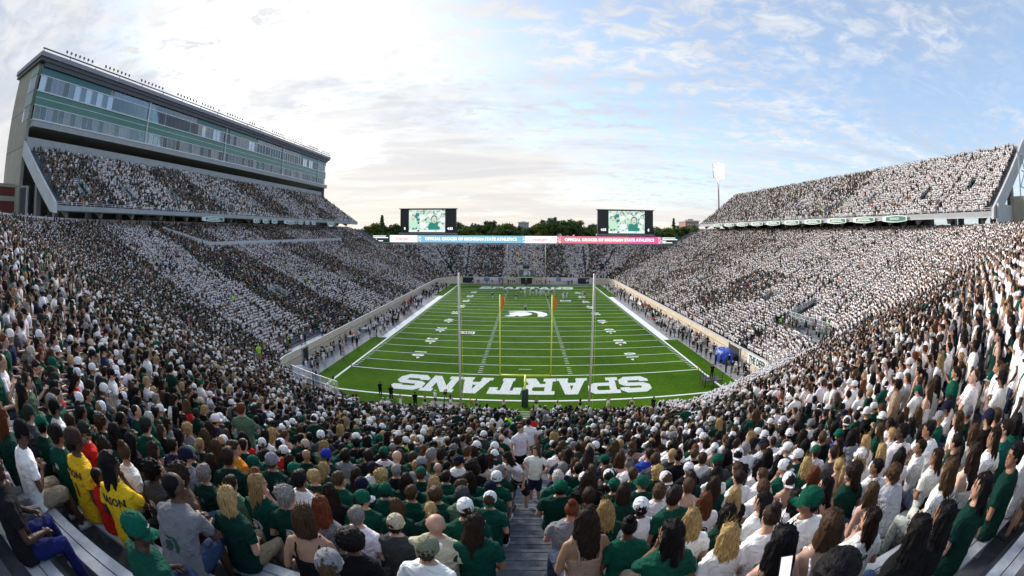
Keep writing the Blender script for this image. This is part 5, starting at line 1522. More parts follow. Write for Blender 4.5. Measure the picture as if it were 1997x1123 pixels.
# ------------------------------------------------------------------ far end: ribbon board, scoreboards
def emis(name, col, st):
    return mat(name, tuple(c*0.3 for c in col), 0.5, emit=(col, st))
M_RW = emis('led_white', (0.95, 0.95, 0.96), 0.62); M_RB = emis('led_blue', (0.25, 0.52, 0.70), 0.55); M_RP = emis('led_pink', (0.80, 0.20, 0.26), 0.55); M_RM = emis('led_magenta', (0.78, 0.12, 0.34), 0.55)
M_RK = emis('led_dark_green', (0.006, 0.03, 0.026), 0.6); M_RT = emis('led_text_white', (1, 1, 1), 0.85); M_RR = emis('led_text_red', (0.65, 0.03, 0.08), 0.7)
RY, RZ0, RZ1 = 147.6, 14.45, 17.6
rb = empty('ribbon_board', (0, RY, RZ0)); tag(rb, 'wide lit LED ribbon board with grocer advertising above far stand', 'screen')
MB().box(-71.3, 71.3, 0.12, 0.9, -0.15, RZ1-RZ0+0.15).build('housing', M_BLACK, rb)
MB().box(-71.4, 71.4, -0.1, 0.9, -0.55, -0.155).build('catwalk', M_STEEL, rb)
for k in range(16): MB().box(-69+9.2*k-0.15, -69+9.2*k+0.15, 0.2, 0.7, -4.5, -0.56).build('post', M_STEEL, rb)
def seg(x0, x1, mt): MB().quad((x0, 0.1, 0), (x1, 0.1, 0), (x1, 0.1, RZ1-RZ0), (x0, 0.1, RZ1-RZ0)).build('led_panel', mt, rb)
for x0, x1, mt in ((-71, -62.2, M_RK), (-62.2, -49, M_RW), (-49, -0.6, M_RB), (-0.6, 13.4, M_RW), (13.4, 46, M_RP), (46, 61.5, M_RM), (61.5, 71, M_RK)): seg(x0+0.02, x1-0.02, mt)
TXT = Matrix.Rotation(math.pi/2, 4, 'X')
def rtext(t, x, z, size, mt, **k): text_obj(t, size, mt, rb, Matrix.Translation((x, 0.07, z)) @ TXT, **k)
HR = (RZ1-RZ0)/2
rtext('meijer', -56, HR, 2.5, M_RR); rtext('meijer', 6.2, HR, 2.5, M_RR)
for cx in (-24.8, 37.5): rtext('OFFICIAL GROCER OF MICHIGAN STATE ATHLETICS', cx, HR, 1.75, M_RT, bold=0.05, sx=1.0 if cx < 0 else 1.0)
for s in (-1, 1):
    for k in range(4):
        w = (6.5, 7.5, 2.0, 5.0)[k]; x = -70.5 if s < 0 else 62.0
        MB().quad((x, 0.07, 2.55-k*0.72), (x+w, 0.07, 2.55-k*0.72), (x+w, 0.07, 2.85-k*0.72), (x, 0.07, 2.85-k*0.72)).build('led_text_line', M_RT, rb)
# dissolve blocks between the panels
for x, mt in ((-49, M_RB), (-0.6, M_RB), (13.4, M_RP), (61.5, M_RM)):
    b = MB()
    for k in range(26):
        xx = x+rnd.uniform(-1.6, 1.6); zz = rnd.uniform(0.1, RZ1-RZ0-0.4); b.quad((xx, 0.085, zz), (xx+0.3, 0.085, zz), (xx+0.3, 0.085, zz+0.28), (xx, 0.085, zz+0.28))
    kind(b.build('dissolve_blocks', rnd.choice((M_RW, mt)), rb), 'stuff')

def screen_mat():
    """bright washed-out picture of cheering fans: pale faces and green clothes"""
    m = bpy.data.materials.new('scoreboard_picture'); m.use_nodes = True; t = m.node_tree; b = t.nodes['Principled BSDF']
    tc = t.nodes.new('ShaderNodeTexCoord'); L = t.links.new
    def noise(s, d, off):
        mp = t.nodes.new('ShaderNodeMapping'); mp.inputs['Location'].default_value = off; L(tc.outputs['Object'], mp.inputs[0])
        n = t.nodes.new('ShaderNodeTexNoise'); n.inputs['Scale'].default_value = s; n.inputs['Detail'].default_value = d; n.inputs['Distortion'].default_value = 1.2; L(mp.outputs[0], n.inputs['Vector']); return n.outputs['Fac']
    cr_ = t.nodes.new('ShaderNodeValToRGB'); L(noise(0.42, 2.5, (3, 1, 5)), cr_.inputs[0]); e = cr_.color_ramp.elements
    e[0].position = 0.33; e[0].color = (0.02, 0.16, 0.13, 1); e[1].position = 0.62; e[1].color = (0.92, 0.97, 0.93, 1)
    for p, c in ((0.40, (0.16, 0.50, 0.40, 1)), (0.46, (0.62, 0.85, 0.74, 1)), (0.52, (0.95, 0.98, 0.94, 1)), (0.57, (0.72, 0.86, 0.70, 1))):
        q = e.new(p); q.color = c
    L(cr_.outputs[0], b.inputs['Emission Color']); b.inputs['Emission Strength'].default_value = 0.5; b.inputs['Base Color'].default_value = (0.02, 0.02, 0.02, 1)
    return m
M_SCR = screen_mat(); M_FACE = emis('screen_face', (0.70, 0.72, 0.58), 0.5); M_HAIRS = emis('screen_hair', (0.05, 0.12, 0.10), 0.6); M_SHW = emis('screen_white', (0.86, 0.95, 0.90), 0.5); M_SHT = emis('screen_teal', (0.03, 0.28, 0.22), 0.45); M_SHL = emis('screen_mint', (0.55, 0.86, 0.60), 0.5)
def disc(cx, cz, rx, rz, y, n=14): return [(cx+rx*math.cos(2*math.pi*k/n), y, cz+rz*math.sin(2*math.pi*k/n)) for k in range(n)]
def scoreboard(xc, lab, flip):
    W_, H_ = 26.4, 10.9; z0 = 18.75
    s = empty('scoreboard', (xc, 152, z0)); tag(s, lab, 'scoreboard', 'scoreboards behind the far stand')
    MB().box(-W_/2, W_/2, 0.1, 2.2, 0, H_).build('cabinet', mat('cabinet_black', (0.012, 0.014, 0.016), 0.4), s)
    MB().box(-W_/2-0.5, W_/2+0.5, -0.5, 2.4, H_+0.002, H_+0.3).build('top_cornice', M_TDARK, s); MB().box(-W_/2-0.5, W_/2+0.5, -1.0, 2.4, -0.8, -0.002).build('base_ledge', M_TGREY, s)
    for x in (-9, -3, 3, 9): MB().box(x-0.45, x+0.45, 0.6, 1.6, -19.5, -0.81).build('support_leg', M_TDARK, s)
    for x in (-4.0, 3.5): MB().box(x-1.0, x+1.0, -0.6, 0.3, -1.5, -0.81).build('speaker', M_TGREY, s)
    a, b = (-9.0, 8.2) if not flip else (-8.2, 9.0)
    MB().quad((a, 0.06, 0.35), (b, 0.06, 0.35), (b, 0.06, H_-0.35), (a, 0.06, H_-0.35)).build('screen', M_SCR, s)
    # people in the picture
    def sp(u, v): return a+(b-a)*u, 0.35+(H_-0.7)*v
    y = 0.045
    for u, v, r_, hc, tc in ((0.12, 0.62, 1.25, None, M_SHL), (0.36, 0.85, 0.95, M_HAIRS, M_SHW), (0.40, 0.50, 1.0, None, M_SHW), (0.70, 0.55, 1.7, M_HAIRS, M_SHT), (0.93, 0.72, 0.9, M_HAIRS, M_SHW), (0.58, 0.88, 0.7, M_HAIRS, M_SHW), (0.24, 0.90, 0.6, M_HAIRS, M_SHT), (0.05, 0.93, 0.5, M_HAIRS, M_SHW), (0.48, 0.95, 0.45, M_HAIRS, M_SHL), (0.83, 0.92, 0.5, M_HAIRS, M_SHW), (0.54, 0.62, 0.55, M_HAIRS, M_SHL), (0.26, 0.66, 0.5, M_HAIRS, M_SHT), (0.86, 0.42, 0.55, M_HAIRS, M_SHW)):
        cx, cz = sp(u, v)
        pl = MB().poly(list(reversed([(max(a+0.05, min(b-0.05, p[0])), p[1], max(0.4, p[2])) for p in disc(cx, cz-r_*2.0, r_*1.7, r_*1.5, y)]))); pl.build('picture_shirt', tc, s); y -= 0.002
        if hc: MB().poly(list(reversed([(min(b-0.05, p[0]), p[1], min(H_-0.4, p[2])) for p in disc(cx, cz+r_*0.18, r_*0.92, r_*1.05, y)]))).build('picture_hair', hc, s); y -= 0.002
        MB().poly(list(reversed([(p[0], p[1], min(H_-0.4, p[2])) for p in disc(cx, cz, r_*0.72, r_*0.92, y)]))).build('picture_face', M_FACE, s); y -= 0.002
        e_ = MB()
        for q in (-1, 1): e_.poly(list(reversed(disc(cx+q*r_*0.28, cz+r_*0.12, r_*0.10, r_*0.07, y, 6))))
        e_.poly(list(reversed(disc(cx, cz-r_*0.42, r_*0.30, r_*0.10, y, 8)))); kind(e_.build('picture_features', M_HAIRS, s), 'stuff'); y -= 0.002
    MB().quad((a, y, 0.35), (b, y, 0.35), (b, y, 1.35), (a, y, 1.35)).build('score_strip', M_SHW, s)
    MB().box(a+4.1, a+5.1, y-0.02, y-0.005, 0.55, 1.2).build('score_block', M_BLACK, s)
    text_obj('101', 0.9, M_BLACK, s, Matrix.Translation((b-4.3, y-0.02, 0.85)) @ TXT)
    for side in (-1, 1):
        x0, x1 = (-W_/2+0.6, a-0.3) if side < 0 else (b+0.3, W_/2-0.6)
        MB().quad((x0, 0.07, 3.4), (x1, 0.07, 3.4), (x1, 0.07, H_-0.4), (x0, 0.07, H_-0.4)).build('side_panel', mat('panel_dark', (0.02, 0.026, 0.028), 0.5, noise=(3, 0.3)), s)
        clock = (side > 0) != flip
        text_obj('4:55' if clock else 'E', 1.5, M_RT, s, Matrix.Translation(((x0+x1)/2, 0.05, 1.9)) @ TXT, bold=0.04)
scoreboard(-45.2, 'large scoreboard showing fans above the far stand, left of the trees', False)
scoreboard(45.6, 'large scoreboard showing fans above the far stand, right of the trees', True)
# light tower behind the right deck
lt = empty('light_tower', (113, 194, 0)); tag(lt, 'tall floodlight mast with glowing lamp bank beyond right deck', 'light tower')
MB().tube([(0, 0, 0), (0, 0, 30), (0, 0, 52)], [0.75, 0.6, 0.45], 12).build('mast', mat('mast_grey', (0.32, 0.31, 0.32), 0.6), lt, True)
fr = MB()
for z in (52.5, 54.8, 57.1, 59.4): fr.box(-4.6, 4.6, -0.12, 0.12, z-0.1, z+0.1)
for x in (-4.5, -1.5, 1.5, 4.5): fr.box(x-0.1, x+0.1, -0.1, 0.1, 51.5, 60)
fr.box(-0.4, 0.4, -0.3, 0.3, 48, 60); fr.build('lamp_frame', M_STEEL, lt)
lm = MB().lathe([(0.2, -0.5), (0.62, -0.1), (0.75, 0.0)], 12)
lmm = MB().add([(v[0], v[2], v[1]) for v in lm.v], lm.f).mesh('lamp', M_STEEL)
litm = MB().add([(0.98*math.cos(2*math.pi*k/12), -0.55, 0.98*math.sin(2*math.pi*k/12)) for k in range(12)], [tuple(range(12))]).mesh('lit_face', mat('flood_lit', (1, 1, 1), 0.4, emit=((1.0, 0.97, 0.92), 60.0)))
for i in range(6):
    for z in (53.2, 55.5, 57.8, 60.0):
        o = link('lamp', lmm, lt, (-3.9+1.55*i, -0.3, z)); o.scale = (1, -1, 1)
        if i >= 2: link('lit_face', litm, o).scale = (1, -1, 1)
lt.rotation_euler = (0, 0, R(25))

# ------------------------------------------------------------------ trees beyond the far end
def leaf_mat(name, c0, c1):
    m = bpy.data.materials.new(name); m.use_nodes = True; t = m.node_tree; b = t.nodes['Principled BSDF']; b.inputs['Roughness'].default_value = 0.8; b.inputs['Specular IOR Level'].default_value = 0.15
    g_ = t.nodes.new('ShaderNodeNewGeometry'); n = t.nodes.new('ShaderNodeTexNoise'); n.inputs['Scale'].default_value = 0.5; n.inputs['Detail'].default_value = 5; t.links.new(g_.outputs['Position'], n.inputs['Vector'])
    cr_ = t.nodes.new('ShaderNodeValToRGB'); t.links.new(n.outputs['Fac'], cr_.inputs[0]); cr_.color_ramp.elements[0].position = 0.35; cr_.color_ramp.elements[0].color = (*c0, 1); cr_.color_ramp.elements[1].position = 0.68; cr_.color_ramp.elements[1].color = (*c1, 1)
    t.links.new(cr_.outputs[0], b.inputs['Base Color']); return m
LEAFM = [leaf_mat('leaf_dark', (0.032, 0.064, 0.020), (0.090, 0.145, 0.038)), leaf_mat('leaf_mid', (0.042, 0.080, 0.020), (0.115, 0.175, 0.040)), leaf_mat('leaf_olive', (0.07, 0.09, 0.015), (0.19, 0.21, 0.035))]
M_BARK = mat('bark', (0.05, 0.04, 0.03), 0.95, noise=(2, 0.3))
tn = np.random.default_rng(21)
def crown_mesh(H, rad, mt, nclump=34, conif=False):
    V = []; F = []
    for c in range(nclump):
        if conif:
            zz = tn.uniform(0.08, 0.98); r_ = rad*(1.02-zz)*tn.uniform(0.1, 0.9); a = tn.uniform(0, 6.28); cc = np.array([r_*math.cos(a), r_*math.sin(a), H*zz]); cr0 = rad*0.34*(1.15-zz)+0.3
        else:
            p = tn.normal(size=3); p /= np.linalg.norm(p); rr_ = tn.uniform(0.35, 1.0)
            cc = np.array([p[0]*rad*rr_, p[1]*rad*rr_, H*0.62+p[2]*H*0.36*rr_]); cr0 = rad*tn.uniform(0.26, 0.42)
        n = 95
        d = tn.normal(size=(n, 3)); d /= np.linalg.norm(d, axis=1)[:, None]
        P = cc+d*cr0*tn.uniform(0.55, 1.08, (n, 1))*np.array([1, 1, 0.8])
        sz = tn.uniform(0.28, 0.62, n)
        for p, q, s in zip(P, d, sz):
            t1 = np.cross(q, tn.normal(size=3)); t1 /= np.linalg.norm(t1)+1e-9; t2 = np.cross(q, t1)+q*tn.uniform(-0.6, 0.6)
            o = len(V); V += [tuple(p+t1*s), tuple(p+t2*s*0.7), tuple(p-t1*s), tuple(p-t2*s*0.7)]; F.append((o, o+1, o+2, o+3))
    me = bpy.data.meshes.new('crown'); me.from_pydata(V, [], F); me.materials.append(mt); me.update(); return me
CROWNS = [crown_mesh(14, 5.2, LEAFM[k % 3], 34) for k in range(5)]+[crown_mesh(14, 2.6, LEAFM[0], 70, True)]
TRUNK = MB().tube([(0, 0, -8), (0, 0, 2), (0.2, 0.1, 6), (0, 0.2, 10)], [0.55, 0.45, 0.32, 0.12], 8)
for a in range(5): TRUNK.tube([(0, 0, 3+a*0.8), (1.6*math.cos(a*1.3), 1.6*math.sin(a*1.3), 6+a*0.7), (2.8*math.cos(a*1.3), 2.8*math.sin(a*1.3), 8.4+a*0.6)], [0.2, 0.14, 0.05], 6)
TRUNKM = TRUNK.mesh('trunk', M_BARK, True)
TREES = [(-104, 20.5), (-98, 22.5), (-93, 23), (-88.8, 24.6, 5), (-85, 23), (-80, 22.8), (-74, 23), (-68, 21), (-60, 21.5), (-52, 22), (-45, 21), (-39, 23.4), (-34.5, 22), (-30.5, 23), (-26, 23.3), (-21, 25), (-16.5, 22.5), (-12.5, 23.6), (-8, 22), (-3.5, 21.2), (0.5, 22), (4.5, 23.6), (8.5, 24.2), (12.5, 25.6), (17, 26.6), (21.5, 26), (26, 26.2), (30, 25.2), (34.5, 22.2), (38, 22.2), (41.5, 25), (47, 22.6), (54, 21), (62, 22), (70, 21.5), (77, 22.4), (82, 23.2), (86, 22.2), (91, 24.6, 5), (95, 24), (100, 23.6), (106, 24)]
side = ['behind the ribbon board near the left stand', 'between the left stand and left scoreboard', 'behind the left scoreboard', 'between the scoreboards, left of centre', 'between the scoreboards, right of centre', 'behind the right scoreboard', 'beside the right stand']
cnt = {}
for k, tr_ in enumerate(sorted(TREES)):
    x, zt = tr_[0], tr_[1]; con = len(tr_) > 2
    y = 215+tn.uniform(-10, 16); zt += 1.6; zt = 18.85+(zt-18.85)*(y+47.4)/262.4; x = x*(y+47.4)/262.4
    rg = 1 if x < -62 else 2 if x < -30 else 3 if x < 2 else 4 if x < 32 else 5 if x < 60 else 6
    cnt[rg] = cnt.get(rg, 0)+1
    o = empty('conifer_tree' if con else 'broadleaf_tree', (x, y, zt-14-3.0*(0 if con else 1)+2.2)); o.rotation_euler.z = tn.uniform(0, 6.28)
    tag(o, '%s %s, %s from the left' % ('slim dark conifer' if con else ['dark green leafy tree', 'mid green leafy tree', 'yellowish green leafy tree'][(k % 5) % 3], side[rg], ordw(cnt[rg])), 'tree', 'trees beyond the far end')
    c = link('crown', CROWNS[5 if con else k % 5], o); c.scale = (tn.uniform(0.9, 1.25),)*2+(tn.uniform(0.95, 1.1),)
    link('trunk', TRUNKM, o)
# a lower hedge-like mass of trees fills the gaps
V = MB()
un = []
for k in range(46):
    x = -118+5.4*k+tn.uniform(-1.5, 1.5); o = link('crown_mass', CROWNS[k % 5]) if False else None
    un.append((x, 206+tn.uniform(-6, 6), 18.2-14+tn.uniform(-2.0, 0.5)))
bm = bmesh.new()
for k, (x, y, z) in enumerate(un):
    n0 = len(bm.verts); bm.from_mesh(CROWNS[k % 5]); bm.verts.ensure_lookup_table()
    bmesh.ops.transform(bm, matrix=Matrix.Translation((x, y, z)) @ Matrix.Rotation(k*1.7, 4, 'Z'), verts=bm.verts[n0:])
me = bpy.data.meshes.new('woodland'); bm.to_mesh(me); bm.free(); me.materials.append(LEAFM[1])
wd = link('woodland', me); kind(wd, 'stuff'); wd['label'] = 'low band of mixed green woodland behind the far stand'; wd['category'] = 'woodland'
# distant campus buildings
def far_building(x, y, w, h, z, col, lab, roof=None):
    b = empty('campus_building', (x, y, 0)); tag(b, lab, 'building', 'distant campus buildings')
    mt = mat('far_wall', col, 0.8, noise=(0.2, 0.12)); MB().box(-w/2, w/2, 0, 14, 0, z).build('wall', mt, b); MB().box(-w/2-0.4, w/2+0.4, -0.4, 14.4, z+0.01, z+0.9).build('parapet', M_LIGHT, b)
    if roof: MB().box(-roof[0]/2, roof[0]/2, 3, 9, z+0.91, z+roof[1]).build('roof_plant', M_FASC, b)
    wm = MB().box(-0.9, 0.9, -0.12, -0.01, -0.7, 0.7).mesh('window', M_GLASSD)
    for fz_ in range(3):
        for k in range(int(w/3.2)): link('window', wm, b, (-w/2+1.9+3.2*k, 0, z-2.2-3.3*fz_))
far_building(-3, 420, 11, 12, 29.6, (0.30, 0.30, 0.31), 'grey flat-topped building peeking over trees between the scoreboards', (5, 1.6))
far_building(27, 420, 20, 12, 31.2, (0.55, 0.55, 0.55), 'pale stepped building above the tall trees between the scoreboards', (9, 4.0))
far_building(86, 240, 9, 8, 19.6, (0.30, 0.10, 0.07), 'red brick building beside the right scoreboard')
far_building(112, 236, 10, 10, 27.5, (0.36, 0.20, 0.15), 'brick tower building just left of the right deck', (4, 2))

# ------------------------------------------------------------------ things on the field
M_YEL = mat('goal_yellow', (0.80, 0.88, 0.10), 0.45); M_PAD = mat('goal_pad_green', (0.006, 0.035, 0.028), 0.6); M_ORG = mat('orange_fabric', (0.85, 0.13, 0.02), 0.7)
def goal(y, sgn, lab):
    g_ = empty('goal_post', (0, y-sgn*1.9, 0)); tag(g_, lab, 'goal post', 'goal posts')
    MB().lathe([(0.36, 0.0), (0.38, 0.1), (0.38, 2.0), (0.30, 2.06)], 14).build('base_pad', M_PAD, g_, True)
    MB().tube([(0, 0, 1.9), (0, 0.02*sgn, 2.3), (0, 0.35*sgn, 2.75), (0, 1.0*sgn, 2.98), (0, 1.9*sgn, 3.05)], 0.12, 10).build('gooseneck', M_YEL, g_, True)
    MB().tube([(-2.82, 1.9*sgn, 3.05), (2.82, 1.9*sgn, 3.05)], 0.11 if sgn > 0 else 0.06, 10).build('crossbar', M_YEL, g_, True)
    for x in (-2.82, 2.82):
        MB().tube([(x, 1.9*sgn, 3.0), (x, 1.9*sgn, 12.2)], 0.078 if sgn > 0 else 0.045, 10).build('upright', M_YEL, g_, True)
        f = MB(); n = 5
        for k in range(n): f.quad((x+0.02+0.16*math.sin(k*0.9)-0.02, 1.9*sgn-0.02, 12.1-k*0.36), (x+0.02+0.14*math.sin((k+1)*0.9), 1.9*sgn-0.02, 12.1-(k+1)*0.36), (x+0.30+0.2*math.sin((k+1)*0.9), 1.9*sgn+0.08, 12.0-(k+1)*0.36), (x+0.28+0.2*math.sin(k*0.9), 1.9*sgn+0.08, 12.05-k*0.36))
        f.build('wind_ribbon', M_ORG, g_)
goal(0.0, 1, 'yellow goal post with orange ribbons standing nearest the camera'); goal(120*YD, -1, 'yellow goal post at the far end of the field')
M_POLE = mat('net_pole_paint', (0.62, 0.60, 0.56), 0.5, 0.2)
for x, y, h, lab in ((-6.85, -2.9, 14.8, 'tall grey net pole behind the near goal, left of it'), (6.9, -2.8, 14.8, 'tall grey net pole behind the near goal, right of it'), (-6.9, 112.8, 14.8, 'thin net pole behind the far goal, left of it'), (6.9, 112.8, 14.8, 'thin net pole behind the far goal, right of it')):
    p = empty('net_pole', (x, y, 0)); tag(p, lab, 'pole', 'kicking net poles')
    MB().tube([(0, 0, 0), (0, 0, h*0.5), (0, 0, h)], [0.125, 0.115, 0.09], 10).build('shaft', M_POLE, p, True)
    MB().tube([(0.35, -0.1, 0.2), (0.28, -0.05, h*0.6), (0.12, 0, h-0.1)], 0.012, 5).build('cable', M_YEL, p); MB().lathe([(0.3, 0), (0.3, 0.06)], 10).build('base_plate', M_STEEL, p)
for k, (x, y) in enumerate(((-SW, 9.144), (SW, 9.144), (-SW, -0.3), (SW, -0.3), (-SW, 100.6), (SW, 100.6), (-6.1, -0.9), (6.1, -0.9))):
    o = MB().hexa([(x-0.07, y-0.07, 0), (x+0.07, y-0.07, 0), (x+0.07, y+0.07, 0), (x-0.07, y+0.07, 0), (x-0.05, y-0.05, 0.46), (x+0.05, y-0.05, 0.46), (x+0.05, y+0.05, 0.46), (x-0.05, y+0.05, 0.46)]).build('pylon', M_ORG)
    tag(o, ['orange pylon at near goal line on left sideline', 'orange pylon at near goal line on right sideline', 'orange pylon at near left corner of field', 'orange pylon at near right corner of field', 'orange pylon at far goal line on left sideline', 'orange pylon at far goal line on right sideline', 'orange pylon behind near end line, left of goal', 'orange pylon behind near end line, right of goal'][k], 'pylon', 'end zone pylons')
# players, officials
HELM = MB(); ball(HELM, (0, -0.012, 0.022), (0.125, 0.145, 0.13), None, 14, 9)
for z in (-0.03, -0.07, -0.10): HELM.tube([(-0.09, 0.07, z), (-0.05, 0.15, z), (0.05, 0.15, z), (0.09, 0.07, z)], 0.008, 5)
HELMM = HELM.mesh('helmet', P_CLOTH, True)
def field_person(x, y, rz, spec, lab, grp, sc=1.0, z=0.0):
    o = make_person((x, y, z), rz, sc, spec); tag(o, lab, 'person', grp); return o
rf = random.Random(31)
PL = [(-9.5, 78.8, 'g'), (-6.1, 84.4, 'g'), (-2.8, 76.4, 'g'), (-0.3, 83.7, 'w'), (1.3, 86.0, 'w'), (3.2, 86.1, 'w'), (4.3, 84.0, 'w'), (5.0, 87.0, 'w'), (6.0, 86.2, 'g'), (7.1, 87.4, 'w'), (7.8, 86.2, 'g'), (8.6, 85.2, 'w'), (9.6, 98.5, 'g'), (10.6, 77.9, 'w'), (11.2, 79.9, 'g'), (12.0, 80.6, 'w'), (16.7, 81.8, 'w'), (17.3, 80.6, 'g'), (2.2, 88.6, 'g'), (4.0, 88.9, 'g'), (5.6, 89.4, 'w'), (-1.6, 90.5, 'g')]
TOPC['jersey_g'] = (0.008, 0.075, 0.05); TOPC['stripe'] = (0.42, 0.42, 0.42)
for k, (x, y, tm) in enumerate(PL):
    sp = dict(hair=None, hairc='dark', cap=None, top='jersey_g' if tm == 'g' else 'white', skin=rf.choice(['dk', 'dk', 'lt']), pose=rf.choice(['TW', 'T5', 'T1', 'TW', 'T3']), legs='trousers', legc=(0.74, 0.74, 0.74) if tm == 'g' else (0.70, 0.70, 0.72), wx=1.2)
    o = field_person(x, y, rf.uniform(0, 6.28) if tm == 'g' else math.pi+rf.uniform(-0.8, 0.8), sp, 'helmeted player in %s jersey near far end zone, %s from the left of players' % ('green' if tm == 'g' else 'white', ordw(sorted(p[0] for p in PL).index(x)+1)), 'football players', 1.06)
    h = link('helmet', HELMM, o); h.matrix_local = POSE[sp['pose']]['MH']; h.color = (0.72, 0.72, 0.72, 1) if tm == 'w' else (0.55, 0.6, 0.58, 1)
for x, y, lab in ((-0.1, 59.1, 'referee in striped shirt standing on the midfield helmet emblem'), (6.2, 78.8, 'referee in striped shirt just behind the group of players')):
    o = field_person(x, y, 0, dict(hair='short', hairc='dark', cap='white', top='stripe', skin='lt', pose='T5', legs='trousers', legc=(0.012, 0.012, 0.013), wx=1.05), lab, 'referees', 1.05)
# cheerleaders along the near wall, camera crew, guards
for k, x in enumerate((-13.2, -10.6, -7.9, -5.0, -2.2, 1.2, 3.4, 5.8, 8.9, 11.3)):
    field_person(x, -4.3+0.5*(k % 3), rf.uniform(-0.4, 0.4)+math.pi*(k % 4 == 1), dict(hair=('pony', 'long', 'wavy')[k % 3], hairc=('blonde', 'blonde', 'brown', 'dark')[k % 4], cap=None, top='green' if k % 2 else 'white', tank=True, skin='lt', pose=('T5', 'T1', 'T2')[k % 3], legs='shorts', legc=(0.74, 0.74, 0.74), wx=0.88),
                 'cheerleader in %s top along the near field wall, %s from the left' % ('green' if k % 2 else 'white', ordw(k+1)), 'cheerleaders', 0.98)
cp = empty('camera_platform', (-8.6, -3.4, 0)); tag(cp, 'low dark camera platform beside the left net pole', 'platform'); MB().box(-1.7, 1.5, -1.0, 1.3, 0.25, 0.36).build('deck', M_BLACK, cp)
for x in (-1.6, 1.4):
    for y in (-0.9, 1.2): MB().box(x-0.05, x+0.05, y-0.05, y+0.05, 0, 0.25).build('leg', M_STEEL, cp)
field_person(-9.6, -3.2, -0.9, dict(hair='short', hairc='dark', cap='white', top='white', skin='lt', pose='T1', legs='shorts', legc=(0.09, 0.03, 0.16)), 'person in white tee and purple shorts on the camera platform', 'field crew', 1.0, 0.36)
tc_ = empty('television_camera', (-8.5, -3.0, 0.36)); tag(tc_, 'black television camera on tripod on the dark platform', 'camera')
for a in range(3): MB().tube([(0, 0, 1.3), (0.45*math.cos(a*2.1), 0.45*math.sin(a*2.1), 0)], 0.03, 6).build('tripod_leg', M_BLACK, tc_)
MB().box(-0.16, 0.16, -0.3, 0.35, 1.32, 1.66).build('body', M_BLACK, tc_); MB().tube([(0, 0.35, 1.5), (0, 0.75, 1.5)], [0.09, 0.11], 10).build('lens', M_BLACK, tc_); MB().box(-0.05, 0.28, -0.45, -0.3, 1.45, 1.7).build('viewfinder', M_BLACK, tc_)
for k, (x, y) in enumerate(((-16.6, -1.0), (-15.0, -1.9), (-11.8, -3.4), (13.6, -4.6), (23.6, 2.6), (-27.6, 19.6))):
    field_person(x, y, rf.uniform(-1, 1), dict(hair='short', hairc='dark', cap='black' if k % 2 else None, top='black', skin='lt', pose=('T3', 'T1')[k % 2], legs='trousers', legc=(0.012, 0.012, 0.013), wx=1.1),
                 ['guard in black by the near end line, first from left', 'guard in black by the near end line, second from left', 'guard in black by the near end line, third from left', 'guard in black by near wall right of the goal', 'person in black on the railed podium at right corner', 'guard in black alone on the left grass edge'][k], 'field crew', 1.03, 0.9 if k == 4 else 0)
pd_ = empty('podium', (23.4, 2.2, 0)); tag(pd_, 'black railed podium at the near right corner of the field', 'podium')
MB().box(-1.2, 1.2, -0.9, 0.9, 0.78, 0.9).build('deck', M_BLACK, pd_); r_ = MB(); rail_run(r_, (-1.2, -0.9, 0), (1.2, -0.9, 0), 1.9, 1.2, 3, 0.06); r_.build('railing', M_BLACK, pd_)
r_ = MB(); rail_run(r_, (-1.2, -0.9, 0), (-1.2, 0.9, 0), 1.9, 0.9, 3, 0.06); r_.build('railing', M_BLACK, pd_)
# banner and covered cart on the right wall
bn = MB().box(31.55, 31.64, -0.6, 7.5, 0.95, 2.33).build('wall_banner', mat('banner_white', (0.74, 0.76, 0.76), 0.7)); tag(bn, 'long white banner lettered THE DEEP END on the right field wall', 'banner')
text_obj('THE DEEP END', 1.35, M_GREENP, bn, Matrix.Translation((31.53, 3.4, 1.62)) @ Matrix(((0, 0, -1, 0), (-1, 0, 0, 0), (0, 1, 0, 0), (0, 0, 0, 1))), bold=0.05, sx=0.80)
ct = MB(); rings(ct, [(Vector((0, 0, 0.1)), 1.25, 2.3, 0), (Vector((0, 0, 1.3)), 1.2, 2.2, 0), (Vector((0, 0, 1.85)), 0.95, 1.8, 0), (Vector((0, 0, 1.95)), 0.5, 1.0, 0)], 16)
o = link('covered_cart', fuse(ct, 0.10, 3, 1.0, lumpy(0.12, 1.6), 'covered_cart')); o.data.materials.append(mat('blue_tarpaulin', (0.02, 0.06, 0.42), 0.5, noise=(1.5, 0.2))); o.location = (29.8, 11.9, 0); tag(o, 'equipment under a bright blue tarpaulin by the right wall', 'cart')
for sd, y, nm in ((1, 12.2, 'right'), (-1, 8.6, 'left')):
    t_ = empty('tunnel_opening', (sd*31.68, y, 0)); tag(t_, 'dark tunnel opening in the %s field wall' % nm, 'tunnel')
    w = 1.9 if sd > 0 else 0.8
    MB().box(*sorted((sd*-0.06, sd*0.05)), -w, w, 0, 2.15).build('opening', M_DARK, t_); MB().box(*sorted((sd*-0.10, sd*0.1)), -w-0.25, -w, 0, 2.34).build('jamb', M_STAND, t_); MB().box(*sorted((sd*-0.10, sd*0.1)), w, w+0.25, 0, 2.34).build('jamb', M_STAND, t_)  # solid slab on the wall, tunnel shade painted as dark colour
tp = MB(); rings(tp, [(Vector((0, 0, 0)), 1.3, 2.0, 0), (Vector((0, 0, 0.8)), 1.1, 1.7, 0), (Vector((0.1, 0, 1.1)), 0.4, 0.6, 0)], 12)
o = link('covered_crate', fuse(tp, 0.10, 2, 1.0, lumpy(0.15, 1.4), 'covered_crate')); o.data.materials.append(mat('grey_blue_sheet', (0.30, 0.33, 0.42), 0.7)); o.location = (-30.0, 3.4, 0); tag(o, 'equipment under a pale blue grey sheet by left wall', 'crate')
